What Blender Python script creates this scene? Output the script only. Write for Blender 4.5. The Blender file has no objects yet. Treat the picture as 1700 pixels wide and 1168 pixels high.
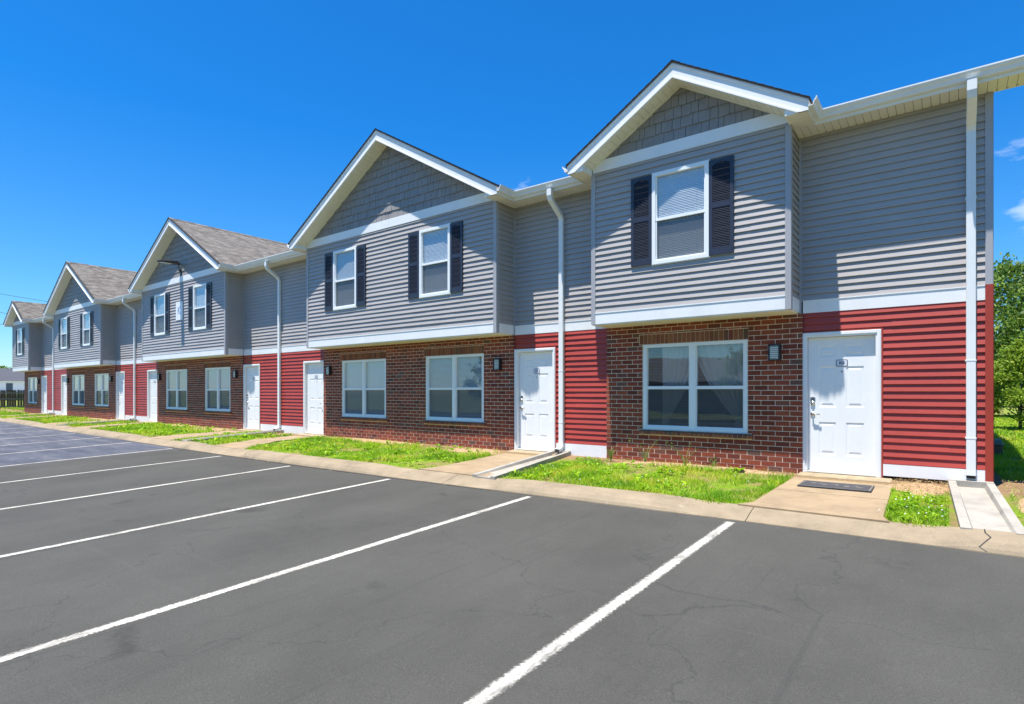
import bpy, math, random
import numpy as np
R = random.Random(7)
NR = np.random.RandomState(11)
ZO = 1.45                       # survey heights are relative to the eye; +1.45 puts the kerb foot at z = 0
SC = bpy.context.scene
COL = SC.collection

# ------------------------------------------------------------------ materials
def nm(name):
    m = bpy.data.materials.new(name); m.use_nodes = True
    nt = m.node_tree; b = nt.nodes['Principled BSDF']
    return m, nt, b
def N(nt, t, **k):
    n = nt.nodes.new(t)
    for a, v in k.items():
        if a in n.inputs: n.inputs[a].default_value = v
        else: setattr(n, a, v)
    return n
def coords(nt, scale=(1, 1, 1), world=True):
    if world:
        g = N(nt, 'ShaderNodeNewGeometry'); out = g.outputs['Position']
    else:
        g = N(nt, 'ShaderNodeTexCoord'); out = g.outputs['Object']
    mp = N(nt, 'ShaderNodeMapping'); mp.inputs['Scale'].default_value = scale
    nt.links.new(out, mp.inputs['Vector']); return mp.outputs['Vector']
def noise(nt, vec, scale, detail=4, rough=.55):
    n = N(nt, 'ShaderNodeTexNoise'); n.inputs['Scale'].default_value = scale
    n.inputs['Detail'].default_value = detail; n.inputs['Roughness'].default_value = rough
    nt.links.new(vec, n.inputs['Vector']); return n.outputs['Fac']
def ramp(nt, fac, stops, interp='LINEAR'):
    r = N(nt, 'ShaderNodeValToRGB'); r.color_ramp.interpolation = interp
    e = r.color_ramp.elements
    while len(e) < len(stops): e.new(.5)
    for i, (p, c) in enumerate(stops):
        e[i].position = p; e[i].color = (*c, 1) if len(c) == 3 else c
    nt.links.new(fac, r.inputs['Fac']); return r.outputs['Color']
def mix(nt, fac, a, b, mode='MIX'):
    m = N(nt, 'ShaderNodeMix'); m.data_type = 'RGBA'; m.blend_type = mode
    for s, v in ((0, fac), (6, a), (7, b)):
        if hasattr(v, 'is_output'): nt.links.new(v, m.inputs[s])
        elif s == 0: m.inputs[0].default_value = v
        else: m.inputs[s].default_value = (*v, 1)
    return m.outputs[2]
def bump(nt, b, h, strength=.3, dist=.01):
    n = N(nt, 'ShaderNodeBump'); n.inputs['Strength'].default_value = strength
    n.inputs['Distance'].default_value = dist
    nt.links.new(h, n.inputs['Height']); nt.links.new(n.outputs['Normal'], b.inputs['Normal'])
def G3(v): return (v, v, v)
def simple(name, col, rough=.5, metal=0, var=.12, vs=6, grain=None, spec=.5, dirt=0, bs=.15):
    m, nt, b = nm(name)
    v = coords(nt); f = noise(nt, v, vs, 5, .6)
    lo = tuple(c * (1 - var) for c in col); hi = tuple(min(1, c * (1 + var)) for c in col)
    c = ramp(nt, f, [(.3, lo), (.7, hi)])
    if dirt:
        f2 = noise(nt, coords(nt, (1.2, 1.2, .35)), 2.3, 6, .65)
        k = ramp(nt, f2, [(.52, G3(0)), (.8, G3(dirt))])
        c = mix(nt, k, c, (.22, .19, .14))
    nt.links.new(c, b.inputs['Base Color'])
    b.inputs['Roughness'].default_value = rough; b.inputs['Metallic'].default_value = metal
    b.inputs['Specular IOR Level'].default_value = spec
    if grain:
        bump(nt, b, noise(nt, coords(nt, grain), 30, 4, .7), bs, .004)
    else:
        bump(nt, b, noise(nt, v, 60, 3, .6), bs, .003)
    return m
M = {}
M['gray'] = simple('grey_vinyl', (.375, .345, .328), .48, var=.05, vs=1.5, grain=(.25, .25, 6), bs=.35)
M['red'] = simple('red_vinyl', (.36, .045, .030), .5, var=.10, vs=1.2, grain=(.25, .25, 6), bs=.35)
M['redtrim'] = simple('red_trim', (.33, .04, .022), .45, var=.08, vs=3)
M['graytrim'] = simple('grey_trim', (.36, .355, .37), .45, var=.05, vs=2)
M['white'] = simple('white_trim', (.80, .80, .79), .4, var=.03, vs=2, dirt=.10)
M['frame'] = simple('white_window_vinyl', (.80, .82, .83), .35, var=.02, vs=3)
M['soffit'] = simple('cream_soffit', (.80, .76, .66), .5, var=.04, vs=2)
M['dark'] = simple('dark_gap', (.03, .028, .025), .8)
M['shake'] = simple('grey_shake', (.255, .238, .228), .55, var=.1, vs=5, grain=(9, 9, .5), bs=.5)
M['gutter'] = simple('white_gutter', (.76, .77, .76), .35, var=.03, vs=1.5, dirt=.16)
M['step'] = simple('old_concrete', (.30, .23, .14), .9, var=.25, vs=8, dirt=.3, bs=.4)
M['shutter'] = simple('navy_shutter', (.025, .03, .05), .4, var=.08)
M['door'] = simple('white_door_paint', (.80, .805, .80), .38, var=.02, vs=3, grain=(6, 6, .3), dirt=.05, bs=.2)
M['metal'] = simple('brushed_metal', (.55, .55, .53), .25, metal=1, var=.05)
M['black'] = simple('black_metal', (.02, .02, .022), .45, var=.1)
M['ink'] = simple('dark_ink', (.03, .035, .07), .6, var=0)
M['plate'] = simple('plate_white', (.62, .64, .72), .4, var=.02)
M['lens'] = simple('frosted_glass', (.62, .64, .58), .25, var=.03)
M['blind'] = simple('blind_white', (.58, .61, .63), .5, var=.03)
M['lightblind'] = simple('blind_cream', (.62, .66, .67), .5, var=.03)
M['room'] = simple('room_dark', (.22, .22, .22), .9)
M['rubber'] = simple('mat_rubber', (.045, .045, .05), .85, var=.2, vs=20)
M['matprint'] = simple('mat_print', (.22, .20, .17), .85, var=.2, vs=20)
M['fencewood'] = simple('weathered_wood', (.085, .062, .045), .8, var=.35, vs=4, grain=(6, 6, .6))
M['housewhite'] = simple('pale_house_siding', (.58, .60, .60), .6, var=.04)
M['farroof'] = simple('far_grey_roof', (.055, .057, .066), .8, var=.12, vs=1)
M['bark'] = simple('bark', (.08, .06, .045), .9, var=.3, vs=12, bs=.6)
M['utility'] = simple('utility_green', (.10, .14, .11), .6, var=.2)
M['utilityside'] = simple('utility_brown', (.14, .095, .06), .8, var=.25)
M['galv'] = simple('galvanised_grey', (.30, .31, .32), .5, metal=.3)
M['wire'] = simple('cable_black', (.03, .03, .03), .7, var=0)

# bricks: one random value per brick
def brickmat(name, stops):
    m, nt, b = nm(name)
    a = N(nt, 'ShaderNodeAttribute', attribute_name='rnd')
    c = ramp(nt, a.outputs['Fac'], stops)
    v = coords(nt); f = noise(nt, v, 45, 5, .7)
    c = mix(nt, .45, c, ramp(nt, f, [(.3, G3(.45)), (.7, G3(1.25))]), 'MULTIPLY')
    f2 = noise(nt, v, 1.4, 3)
    c = mix(nt, .5, c, ramp(nt, f2, [(.35, G3(.75)), (.65, G3(1.15))]), 'MULTIPLY')
    nt.links.new(c, b.inputs['Base Color']); b.inputs['Roughness'].default_value = .8
    bump(nt, b, f, .7, .004); return m
M['brick'] = brickmat('red_brick', [(0, (.13, .026, .012)), (.3, (.20, .036, .015)), (.7, (.29, .058, .022)), (.92, (.22, .055, .026)), (.97, (.14, .07, .05)), (1, (.16, .05, .03))])
M['solbrick'] = brickmat('brown_brick', [(0, (.20, .06, .025)), (.6, (.28, .10, .04)), (.85, (.12, .06, .035)), (1, (.20, .04, .025))])
M['mortar'] = simple('tan_mortar', (.74, .58, .43), .95, var=.18, vs=9, bs=.6)

# shingles on UV (metres)
def shingles():
    m, nt, b = nm('roof_shingles')
    uv = N(nt, 'ShaderNodeUVMap'); uv.uv_map = 'UVMap'
    br = N(nt, 'ShaderNodeTexBrick'); nt.links.new(uv.outputs['UV'], br.inputs['Vector'])
    br.offset = .37; br.squash = 1.0
    for k, v in (('Scale', 1), ('Brick Width', .24), ('Row Height', .135), ('Mortar Size', .006), ('Mortar Smooth', .3), ('Bias', 0)): br.inputs[k].default_value = v
    br.inputs['Color1'].default_value = (.095, .086, .078, 1); br.inputs['Color2'].default_value = (.175, .162, .148, 1); br.inputs['Mortar'].default_value = (.09, .08, .07, 1)
    mp = N(nt, 'ShaderNodeMapping'); mp.inputs['Scale'].default_value = (3.2, 7.4, 1); nt.links.new(uv.outputs['UV'], mp.inputs['Vector'])
    f = noise(nt, mp.outputs['Vector'], 1, 3, .6)
    c = mix(nt, .8, br.outputs['Color'], ramp(nt, f, [(.3, (.58, .54, .50)), (.5, (1, .97, .92)), (.72, (1.4, 1.38, 1.36))]), 'MULTIPLY')
    f2 = noise(nt, coords(nt), 90, 2, .8)
    c = mix(nt, .4, c, ramp(nt, f2, [(.3, G3(.6)), (.7, G3(1.3))]), 'MULTIPLY')
    nt.links.new(c, b.inputs['Base Color']); b.inputs['Roughness'].default_value = .95
    ad = N(nt, 'ShaderNodeMath', operation='ADD'); nt.links.new(br.outputs['Fac'], ad.inputs[0])
    ad.inputs[1].default_value = 0
    inv = N(nt, 'ShaderNodeMath', operation='SUBTRACT'); inv.inputs[0].default_value = 1; nt.links.new(ad.outputs[0], inv.inputs[1])
    bump(nt, b, inv.outputs[0], .6, .01); return m
M['shingle'] = shingles()
M['shingleedge'] = simple('shingle_edge', (.035, .033, .032), .9)

# glass
def glass(name, refl=1.5, tint=(.97, .98, .98), add=.03):
    m, nt, b = nm(name); nt.nodes.remove(b)
    out = nt.nodes['Material Output']
    # same reflectance from both faces: base value plus a steep rise at grazing angles
    lw = N(nt, 'ShaderNodeLayerWeight'); lw.inputs['Blend'].default_value = .5
    fr = N(nt, 'ShaderNodeMath', operation='POWER'); nt.links.new(lw.outputs['Facing'], fr.inputs[0]); fr.inputs[1].default_value = 4
    ad = N(nt, 'ShaderNodeMath', operation='ADD'); ad.use_clamp = True
    nt.links.new(fr.outputs[0], ad.inputs[0]); ad.inputs[1].default_value = add
    t = N(nt, 'ShaderNodeBsdfTransparent'); t.inputs[0].default_value = (*tint, 1)
    g = N(nt, 'ShaderNodeBsdfGlossy'); g.inputs['Roughness'].default_value = .01; g.inputs[0].default_value = (1, 1, 1, 1)
    nz = noise(nt, coords(nt), 1.1, 2)
    bp = N(nt, 'ShaderNodeBump'); bp.inputs['Strength'].default_value = .1; bp.inputs['Distance'].default_value = .02
    nt.links.new(nz, bp.inputs['Height']); nt.links.new(bp.outputs[0], g.inputs['Normal'])
    mx = N(nt, 'ShaderNodeMixShader'); nt.links.new(ad.outputs[0], mx.inputs[0])
    nt.links.new(t.outputs[0], mx.inputs[1]); nt.links.new(g.outputs[0], mx.inputs[2]); nt.links.new(mx.outputs[0], out.inputs[0])
    return m
M['glass'] = glass('window_glass', 1.6, add=.13)
def sheer(name, col, op):
    m, nt, b = nm(name)
    out = nt.nodes['Material Output']
    b.inputs['Base Color'].default_value = (*col, 1); b.inputs['Roughness'].default_value = .9
    t = N(nt, 'ShaderNodeBsdfTransparent'); mx = N(nt, 'ShaderNodeMixShader'); mx.inputs[0].default_value = op
    nt.links.new(t.outputs[0], mx.inputs[1]); nt.links.new(b.outputs[0], mx.inputs[2]); nt.links.new(mx.outputs[0], out.inputs[0])
    return m
M['screen'] = sheer('insect_mesh', (.09, .10, .11), .48)
M['lace'] = sheer('lace_curtain', (.86, .85, .83), .68)

# asphalt, concrete, lawn
def asphalt():
    m, nt, b = nm('asphalt')
    v = coords(nt)
    c = ramp(nt, noise(nt, v, 110, 3, .8), [(.25, (.044, .0425, .037)), (.5, (.063, .061, .054)), (.75, (.096, .092, .081))])
    f = noise(nt, coords(nt, (.8, .5, 1)), .9, 7, .65)
    c = mix(nt, .55, c, ramp(nt, f, [(.3, G3(.66)), (.5, G3(1)), (.72, G3(1.32))]), 'MULTIPLY')
    # older bluish surface at the far end, worn scuffs in front
    sx = N(nt, 'ShaderNodeSeparateXYZ'); nt.links.new(v, sx.inputs[0])
    far = N(nt, 'ShaderNodeMapRange'); far.inputs['From Min'].default_value = -15.3; far.inputs['From Max'].default_value = -16.2
    nt.links.new(sx.outputs['X'], far.inputs['Value'])
    f3 = noise(nt, coords(nt, (.3, 1.6, 1)), 1.6, 6, .7)
    old = ramp(nt, f3, [(.3, (.045, .052, .072)), (.55, (.085, .090, .112)), (.75, (.16, .158, .165))])
    c = mix(nt, far.outputs[0], c, old)
    f4 = noise(nt, coords(nt, (2.2, .7, 1)), 3.1, 8, .75)
    k = ramp(nt, f4, [(.60, G3(0)), (.78, G3(.28))])
    c = mix(nt, k, c, (.125, .12, .108))
    # oil drips and long tyre scuffs
    f5 = noise(nt, coords(nt, (1, 1, 1)), 1.15, 3, .5); f6 = noise(nt, v, 9, 5, .7)
    sp = N(nt, 'ShaderNodeMath', operation='MULTIPLY_ADD'); nt.links.new(f6, sp.inputs[0]); sp.inputs[1].default_value = .35; nt.links.new(f5, sp.inputs[2])
    c = mix(nt, ramp(nt, sp.outputs[0], [(.84, G3(0)), (.94, G3(.4))]), c, (.018, .017, .016))
    f7 = noise(nt, coords(nt, (9, .16, 1)), 1.0, 4, .6)
    c = mix(nt, ramp(nt, f7, [(.60, G3(0)), (.72, G3(.30))]), c, (.03, .03, .03))
    f8 = noise(nt, coords(nt, (.12, 5, 1)), 1.3, 5, .7)
    c = mix(nt, ramp(nt, f8, [(.60, G3(0)), (.75, G3(.25))]), c, (.11, .105, .095))
    # hairline cracks
    vo = N(nt, 'ShaderNodeTexVoronoi', feature='DISTANCE_TO_EDGE'); vo.inputs['Scale'].default_value = .35
    wv = N(nt, 'ShaderNodeMapping'); nt.links.new(v, wv.inputs[0]); 
    dn = N(nt, 'ShaderNodeTexNoise'); dn.inputs['Scale'].default_value = 1.7; dn.inputs['Detail'].default_value = 6; nt.links.new(v, dn.inputs[0])
    av = N(nt, 'ShaderNodeVectorMath', operation='MULTIPLY_ADD'); nt.links.new(dn.outputs['Color'], av.inputs[0]); av.inputs[1].default_value = (1.1, 1.1, 0); nt.links.new(v, av.inputs[2])
    nt.links.new(av.outputs[0], vo.inputs['Vector'])
    ck = ramp(nt, vo.outputs['Distance'], [(.0, G3(.5)), (.003, G3(0))])
    c = mix(nt, ck, c, (.03, .03, .03))
    nt.links.new(c, b.inputs['Base Color']); b.inputs['Roughness'].default_value = .92
    b.inputs['Specular IOR Level'].default_value = .25
    bump(nt, b, noise(nt, v, 160, 3, .8), .5, .004); return m
M['asphalt'] = asphalt()
def concrete(name, col, warm=.3):
    m, nt, b = nm(name); v = coords(nt)
    c = ramp(nt, noise(nt, v, 2.2, 7, .65), [(.28, tuple(x * .72 for x in col)), (.5, col), (.72, tuple(min(1, x * 1.22) for x in col))])
    c = mix(nt, .5, c, ramp(nt, noise(nt, v, 85, 3, .85), [(.3, G3(.62)), (.55, G3(1)), (.75, G3(1.3))]), 'MULTIPLY')
    k = ramp(nt, noise(nt, coords(nt, (1, 2, 1)), 4.2, 6, .7), [(.62, G3(0)), (.75, G3(.5))])
    c = mix(nt, k, c, (.40, .36, .30))
    k = ramp(nt, noise(nt, v, 5.3, 5, .7), [(.28, G3(.45)), (.38, G3(0))])
    c = mix(nt, k, c, tuple(x * .5 for x in col))
    nt.links.new(c, b.inputs['Base Color']); b.inputs['Roughness'].default_value = .9
    bump(nt, b, noise(nt, v, 70, 4, .8), .5, .004); return m
M['concrete'] = concrete('tan_kerb_concrete', (.265, .207, .135))
M['path'] = concrete('tan_path_concrete', (.305, .222, .132))
M['palecon'] = concrete('pale_trough_concrete', (.33, .305, .26))
def lawnmat():
    m, nt, b = nm('lawn_soil'); v = coords(nt)
    g = ramp(nt, noise(nt, v, 14, 5, .7), [(.3, (.07, .15, .012)), (.6, (.20, .30, .02)), (.8, (.34, .33, .06))])
    d = ramp(nt, noise(nt, v, 40, 5, .8), [(.3, (.14, .08, .04)), (.6, (.33, .22, .12)), (.8, (.50, .38, .22))])
    sx = N(nt, 'ShaderNodeSeparateXYZ'); nt.links.new(v, sx.inputs[0])
    # bare soil close to the wall (y 9..9.9)
    near = N(nt, 'ShaderNodeMapRange'); near.inputs['From Min'].default_value = 9.0; near.inputs['From Max'].default_value = 9.55
    nt.links.new(sx.outputs['Y'], near.inputs['Value'])
    cut = N(nt, 'ShaderNodeMapRange'); cut.inputs['From Min'].default_value = 12.4; cut.inputs['From Max'].default_value = 11.2
    nt.links.new(sx.outputs['Y'], cut.inputs['Value'])
    ml = N(nt, 'ShaderNodeMath', operation='MULTIPLY'); nt.links.new(near.outputs[0], ml.inputs[0]); nt.links.new(cut.outputs[0], ml.inputs[1])
    pz = ramp(nt, noise(nt, v, 1.3, 5, .6), [(.46, G3(0)), (.60, G3(.9))])
    mx = N(nt, 'ShaderNodeMath', operation='MAXIMUM'); nt.links.new(ml.outputs[0], mx.inputs[0])
    nt.links.new(pz, mx.inputs[1])
    c = mix(nt, mx.outputs[0], g, d)
    nt.links.new(c, b.inputs['Base Color']); b.inputs['Roughness'].default_value = .95
    b.inputs['Specular IOR Level'].default_value = .1
    bump(nt, b, noise(nt, v, 50, 4, .8), 1, .02); return m
M['lawn'] = lawnmat()
M['mulch'] = simple('brown_mulch', (.20, .12, .075), .95, var=.6, vs=35, bs=1)
def leafmat(name, stops, trans=.35):
    m, nt, b = nm(name)
    a = N(nt, 'ShaderNodeAttribute', attribute_name='rnd')
    c = ramp(nt, a.outputs['Fac'], stops)
    nt.links.new(c, b.inputs['Base Color']); b.inputs['Roughness'].default_value = .55
    b.inputs['Specular IOR Level'].default_value = .3
    out = nt.nodes['Material Output']; t = N(nt, 'ShaderNodeBsdfTranslucent')
    h = N(nt, 'ShaderNodeHueSaturation'); h.inputs['Value'].default_value = 1.5; nt.links.new(c, h.inputs['Color']); nt.links.new(h.outputs[0], t.inputs[0])
    mx = N(nt, 'ShaderNodeMixShader'); mx.inputs[0].default_value = trans
    nt.links.new(b.outputs[0], mx.inputs[1]); nt.links.new(t.outputs[0], mx.inputs[2]); nt.links.new(mx.outputs[0], out.inputs[0])
    return m
M['grass'] = leafmat('grass_blades', [(0, (.05, .15, .006)), (.38, (.16, .34, .010)), (.68, (.36, .50, .018)), (.87, (.50, .46, .06)), (1, (.50, .38, .16))])
M['weed'] = leafmat('weed_leaf', [(0, (.10, .22, .02)), (1, (.38, .44, .12))])
M['flower'] = simple('clover_white', (.75, .72, .66), .8)
M['leafA'] = leafmat('leaf_bright', [(0, (.08, .16, .012)), (.5, (.20, .31, .025)), (1, (.38, .44, .06))])
M['leafB'] = leafmat('leaf_deep', [(0, (.03, .075, .012)), (.5, (.10, .19, .025)), (1, (.26, .34, .06))])
M['linepaint'] = None
def paint():
    m, nt, b = nm('worn_white_paint'); v = coords(nt)
    f = noise(nt, v, 28, 6, .8)
    c = ramp(nt, f, [(.3, (.32, .30, .26)), (.5, (.47, .445, .39))])
    nt.links.new(c, b.inputs['Base Color']); b.inputs['Roughness'].default_value = .8
    at = N(nt, 'ShaderNodeUVMap'); at.uv_map = 'UVMap'
    sx = N(nt, 'ShaderNodeSeparateXYZ'); nt.links.new(at.outputs[0], sx.inputs[0])
    # paint breaks up towards the stripe's edges
    ab = N(nt, 'ShaderNodeMath', operation='ABSOLUTE'); nt.links.new(sx.outputs['X'], ab.inputs[0])
    sm = N(nt, 'ShaderNodeMath', operation='MULTIPLY_ADD'); nt.links.new(ab.outputs[0], sm.inputs[0]); sm.inputs[1].default_value = .55
    nt.links.new(noise(nt, v, 35, 6, .85), sm.inputs[2])
    al0 = ramp(nt, sm.outputs[0], [(.80, G3(1)), (.88, G3(.4)), (1.0, G3(0))])
    wn = ramp(nt, noise(nt, coords(nt, (3, .8, 1)), 2.4, 8, .8), [(.36, G3(.35)), (.52, G3(1))])
    al = mix(nt, 1.0, al0, wn, 'MULTIPLY')
    nt.links.new(al, b.inputs['Alpha']); return m
M['paint'] = paint()

# ------------------------------------------------------------------ mesh builder
class MB:
    def __init__(s): s.v = []; s.f = []; s.m = []; s.r = []; s.uv = {}
    def quad(s, pts, mi=0, r=0., uv=None):
        n = len(s.v); s.v += [tuple(p) for p in pts]; s.f.append(tuple(range(n, n + len(pts)))); s.m.append(mi); s.r.append(r)
        if uv: s.uv[len(s.f) - 1] = uv
    def box(s, x0, x1, y0, y1, z0, z1, mi=0, r=0., skip=''):
        if x1 < x0: x0, x1 = x1, x0
        if y1 < y0: y0, y1 = y1, y0
        if z1 < z0: z0, z1 = z1, z0
        n = len(s.v)
        s.v += [(x0, y0, z0), (x1, y0, z0), (x1, y1, z0), (x0, y1, z0), (x0, y0, z1), (x1, y0, z1), (x1, y1, z1), (x0, y1, z1)]
        F = {'b': (0, 3, 2, 1), 't': (4, 5, 6, 7), 'f': (0, 1, 5, 4), 'r': (1, 2, 6, 5), 'k': (2, 3, 7, 6), 'l': (3, 0, 4, 7)}
        for k, q in F.items():
            if k in skip: continue
            s.f.append(tuple(n + i for i in q)); s.m.append(mi); s.r.append(r)
    def hexa(s, p, mi=0, r=0.):      # 8 points, same order as box
        n = len(s.v); s.v += [tuple(q) for q in p]
        for q in ((0, 3, 2, 1), (4, 5, 6, 7), (0, 1, 5, 4), (1, 2, 6, 5), (2, 3, 7, 6), (3, 0, 4, 7)):
            s.f.append(tuple(n + i for i in q)); s.m.append(mi); s.r.append(r)
    def prism(s, poly, y0, y1, mi=0, r=0.):   # polygon in xz, extruded along y
        n = len(s.v); k = len(poly)
        s.v += [(x, y0, z) for x, z in poly] + [(x, y1, z) for x, z in poly]
        s.f.append(tuple(range(n, n + k))); s.m.append(mi); s.r.append(r)
        s.f.append(tuple(range(n + 2 * k - 1, n + k - 1, -1))); s.m.append(mi); s.r.append(r)
        for i in range(k):
            j = (i + 1) % k
            s.f.append((n + i, n + k + i, n + k + j, n + j)); s.m.append(mi); s.r.append(r)
    def extrude(s, prof, a, b, fn, mi=0, closed=True):   # profile points (p,q) swept from a to b; fn(t,p,q)->xyz
        n = len(s.v); k = len(prof)
        for t in (a, b): s.v += [fn(t, p, q) for p, q in prof]
        for i in range(k if closed else k - 1):
            j = (i + 1) % k
            s.f.append((n + i, n + j, n + k + j, n + k + i)); s.m.append(mi); s.r.append(0)
        if closed:
            s.f.append(tuple(range(n + k - 1, n - 1, -1))); s.m.append(mi); s.r.append(0)
            s.f.append(tuple(range(n + k, n + 2 * k))); s.m.append(mi); s.r.append(0)
    def tube(s, path, rad, seg=8, mi=0, r=0., ry=None):
        rings = []
        for i, p in enumerate(path):
            a = np.array(path[max(0, i - 1)]); b = np.array(path[min(len(path) - 1, i + 1)])
            d = (b - a) / (np.linalg.norm(b - a) + 1e-9)
            u = np.cross(d, (0, 0, 1.)); 
            if np.linalg.norm(u) < .05: u = np.array((1., 0, 0))
            u /= np.linalg.norm(u); w = np.cross(d, u); rr = rad[i] if isinstance(rad, (list, tuple)) else rad
            n = len(s.v)
            for k in range(seg):
                t = 2 * math.pi * k / seg
                s.v.append(tuple(np.array(p) + u * math.cos(t) * rr + w * math.sin(t) * rr))
            rings.append(n)
        for a, b in zip(rings, rings[1:]):
            for k in range(seg):
                j = (k + 1) % seg
                s.f.append((a + k, a + j, b + j, b + k)); s.m.append(mi); s.r.append(r)
        s.f.append(tuple(rings[0] + k for k in range(seg))[::-1]); s.m.append(mi); s.r.append(r)
        s.f.append(tuple(rings[-1] + k for k in range(seg))); s.m.append(mi); s.r.append(r)
    def rectube(s, path, hw, hd, mi=0):       # rectangular pipe in the yz plane at constant x; path of (x,y,z)
        rings = []
        for i, p in enumerate(path):
            a = np.array(path[max(0, i - 1)]); b = np.array(path[min(len(path) - 1, i + 1)])
            d = (b - a) / np.linalg.norm(b - a)
            sx = np.array((1., 0, 0)); w = np.cross(sx, d); w /= np.linalg.norm(w)
            n = len(s.v)
            for (cx, cz) in ((-1, -1), (1, -1), (1, 1), (-1, 1)):
                s.v.append(tuple(np.array(p) + sx * cx * hw + w * cz * hd))
            rings.append(n)
        for a, b in zip(rings, rings[1:]):
            for k in range(4):
                j = (k + 1) % 4
                s.f.append((a + k, a + j, b + j, b + k)); s.m.append(mi); s.r.append(0)
        s.f.append(tuple(rings[0] + k for k in range(4))); s.m.append(mi); s.r.append(0)
    def mesh(s, name, mats, off=(0, 0, 0), smooth=False):
        me = bpy.data.meshes.new(name)
        V = np.array(s.v, dtype=float).reshape(-1, 3) + np.array((0, 0, ZO)) - np.array(off)
        me.from_pydata(V.tolist(), [], s.f)
        for m in (mats if isinstance(mats, (list, tuple)) else [mats]): me.materials.append(m)
        me.polygons.foreach_set('material_index', s.m)
        a = me.attributes.new('rnd', 'FLOAT', 'FACE'); a.data.foreach_set('value', s.r)
        if s.uv:
            ul = me.uv_layers.new(name='UVMap')
            for fi, uvs in s.uv.items():
                p = me.polygons[fi]
                for k, li in enumerate(p.loop_indices): ul.data[li].uv = uvs[k]
        if smooth: me.polygons.foreach_set('use_smooth', [True] * len(s.f))
        me.update(); return me

def tag(o, label=None, cat=None, group=None, kind=None):
    if label: o['label'] = label
    if cat: o['category'] = cat
    if group: o['group'] = group
    if kind: o['kind'] = kind
    return o
def thing(name, loc, label, cat, group=None):
    o = bpy.data.objects.new(name, None); COL.objects.link(o); o.empty_display_size = .3
    o.location = (loc[0], loc[1], loc[2] + ZO); return tag(o, label, cat, group)
def off_of(p):
    x = np.array((0., 0, 0))
    while p is not None: x = x + np.array(p.location); p = p.parent
    return x
SPLIT = {'corner_post', 'inner_corner_trim', 'strap', 'pane', 'insect_screen', 'base_board', 'belt_board', 'rail', 'gutter', 'rake_board', 'corner_board', 'fascia', 'skirt_band'}
def pieces(mb):
    # group faces that share vertices, then groups whose boxes touch
    n = len(mb.v); par = list(range(n))
    def find(a):
        while par[a] != a: par[a] = par[par[a]]; a = par[a]
        return a
    for f in mb.f:
        for b in f[1:]: par[find(b)] = find(f[0])
    G = {}
    for i, f in enumerate(mb.f): G.setdefault(find(f[0]), []).append(i)
    boxes = []
    for k, fs in G.items():
        P = np.array([mb.v[v] for i in fs for v in mb.f[i]]); boxes.append([P.min(0) - .004, P.max(0) + .004, fs])
    ch = True
    while ch:
        ch = False
        for i in range(len(boxes)):
            for j in range(i + 1, len(boxes)):
                if (boxes[i][0] <= boxes[j][1]).all() and (boxes[j][0] <= boxes[i][1]).all():
                    boxes[i] = [np.minimum(boxes[i][0], boxes[j][0]), np.maximum(boxes[i][1], boxes[j][1]), boxes[i][2] + boxes[j][2]]
                    boxes.pop(j); ch = True; break
            if ch: break
    out = []
    for lo, hi, fs in boxes:
        q = MB(); mp = {}
        for i in sorted(fs):
            t = []
            for v in mb.f[i]:
                if v not in mp: mp[v] = len(q.v); q.v.append(mb.v[v])
                t.append(mp[v])
            if i in mb.uv: q.uv[len(q.f)] = mb.uv[i]
            q.f.append(tuple(t)); q.m.append(mb.m[i]); q.r.append(mb.r[i])
        out.append(q)
    return out
def part(name, mb, mats, parent=None, smooth=False, bevel=0):
    if name in SPLIT:
        o = None
        for q in pieces(mb): o = part1(name, q, mats, parent, smooth, bevel)
        return o
    return part1(name, mb, mats, parent, smooth, bevel)
def part1(name, mb, mats, parent=None, smooth=False, bevel=0):
    if parent is not None:
        me = mb.mesh(name, mats, off_of(parent), smooth)
    else: me = mb.mesh(name, mats, (0, 0, 0), smooth)
    o = bpy.data.objects.new(name, me); COL.objects.link(o); o.parent = parent
    if bevel:
        b = o.modifiers.new('bevel', 'BEVEL'); b.width = bevel; b.segments = 1; b.limit_method = 'ANGLE'
    return o
def solo(name, mb, mats, label, cat, group=None, base=(0, 0, 0), smooth=False):
    b = np.array((base[0], base[1], base[2] + ZO))
    me = mb.mesh(name, mats, b, smooth); o = bpy.data.objects.new(name, me); COL.objects.link(o); o.location = b
    return tag(o, label, cat, group)
def struct(name, mb, mats, kind='structure', smooth=False):
    o = part(name, mb, mats, None, smooth); o['kind'] = kind; return o
def clip(poly, a, b, c):        # keep a*x+b*z<=c
    out = []
    for i in range(len(poly)):
        p, q = poly[i], poly[(i + 1) % len(poly)]
        dp = a * p[0] + b * p[1] - c; dq = a * q[0] + b * q[1] - c
        if dp <= 0: out.append(p)
        if (dp < 0 < dq) or (dq < 0 < dp):
            t = dp / (dp - dq); out.append((p[0] + t * (q[0] - p[0]), p[1] + t * (q[1] - p[1])))
    return out
def textmesh(mb, txt, size, cx, cz, y, mi, depth=.002, bold=0):
    cu = bpy.data.curves.new('t', 'FONT'); cu.body = txt; cu.size = size; cu.align_x = 'CENTER'; cu.align_y = 'CENTER'; cu.offset = bold
    ob = bpy.data.objects.new('t', cu); COL.objects.link(ob)
    dg = bpy.context.evaluated_depsgraph_get(); me = bpy.data.meshes.new_from_object(ob.evaluated_get(dg))
    n = len(mb.v)
    for v in me.vertices: mb.v.append((cx + v.co.x, y, cz + v.co.y))
    for p in me.polygons: mb.f.append(tuple(n + i for i in p.vertices)); mb.m.append(mi); mb.r.append(0)
    bpy.data.objects.remove(ob); bpy.data.meshes.remove(me); bpy.data.curves.remove(cu)

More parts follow.
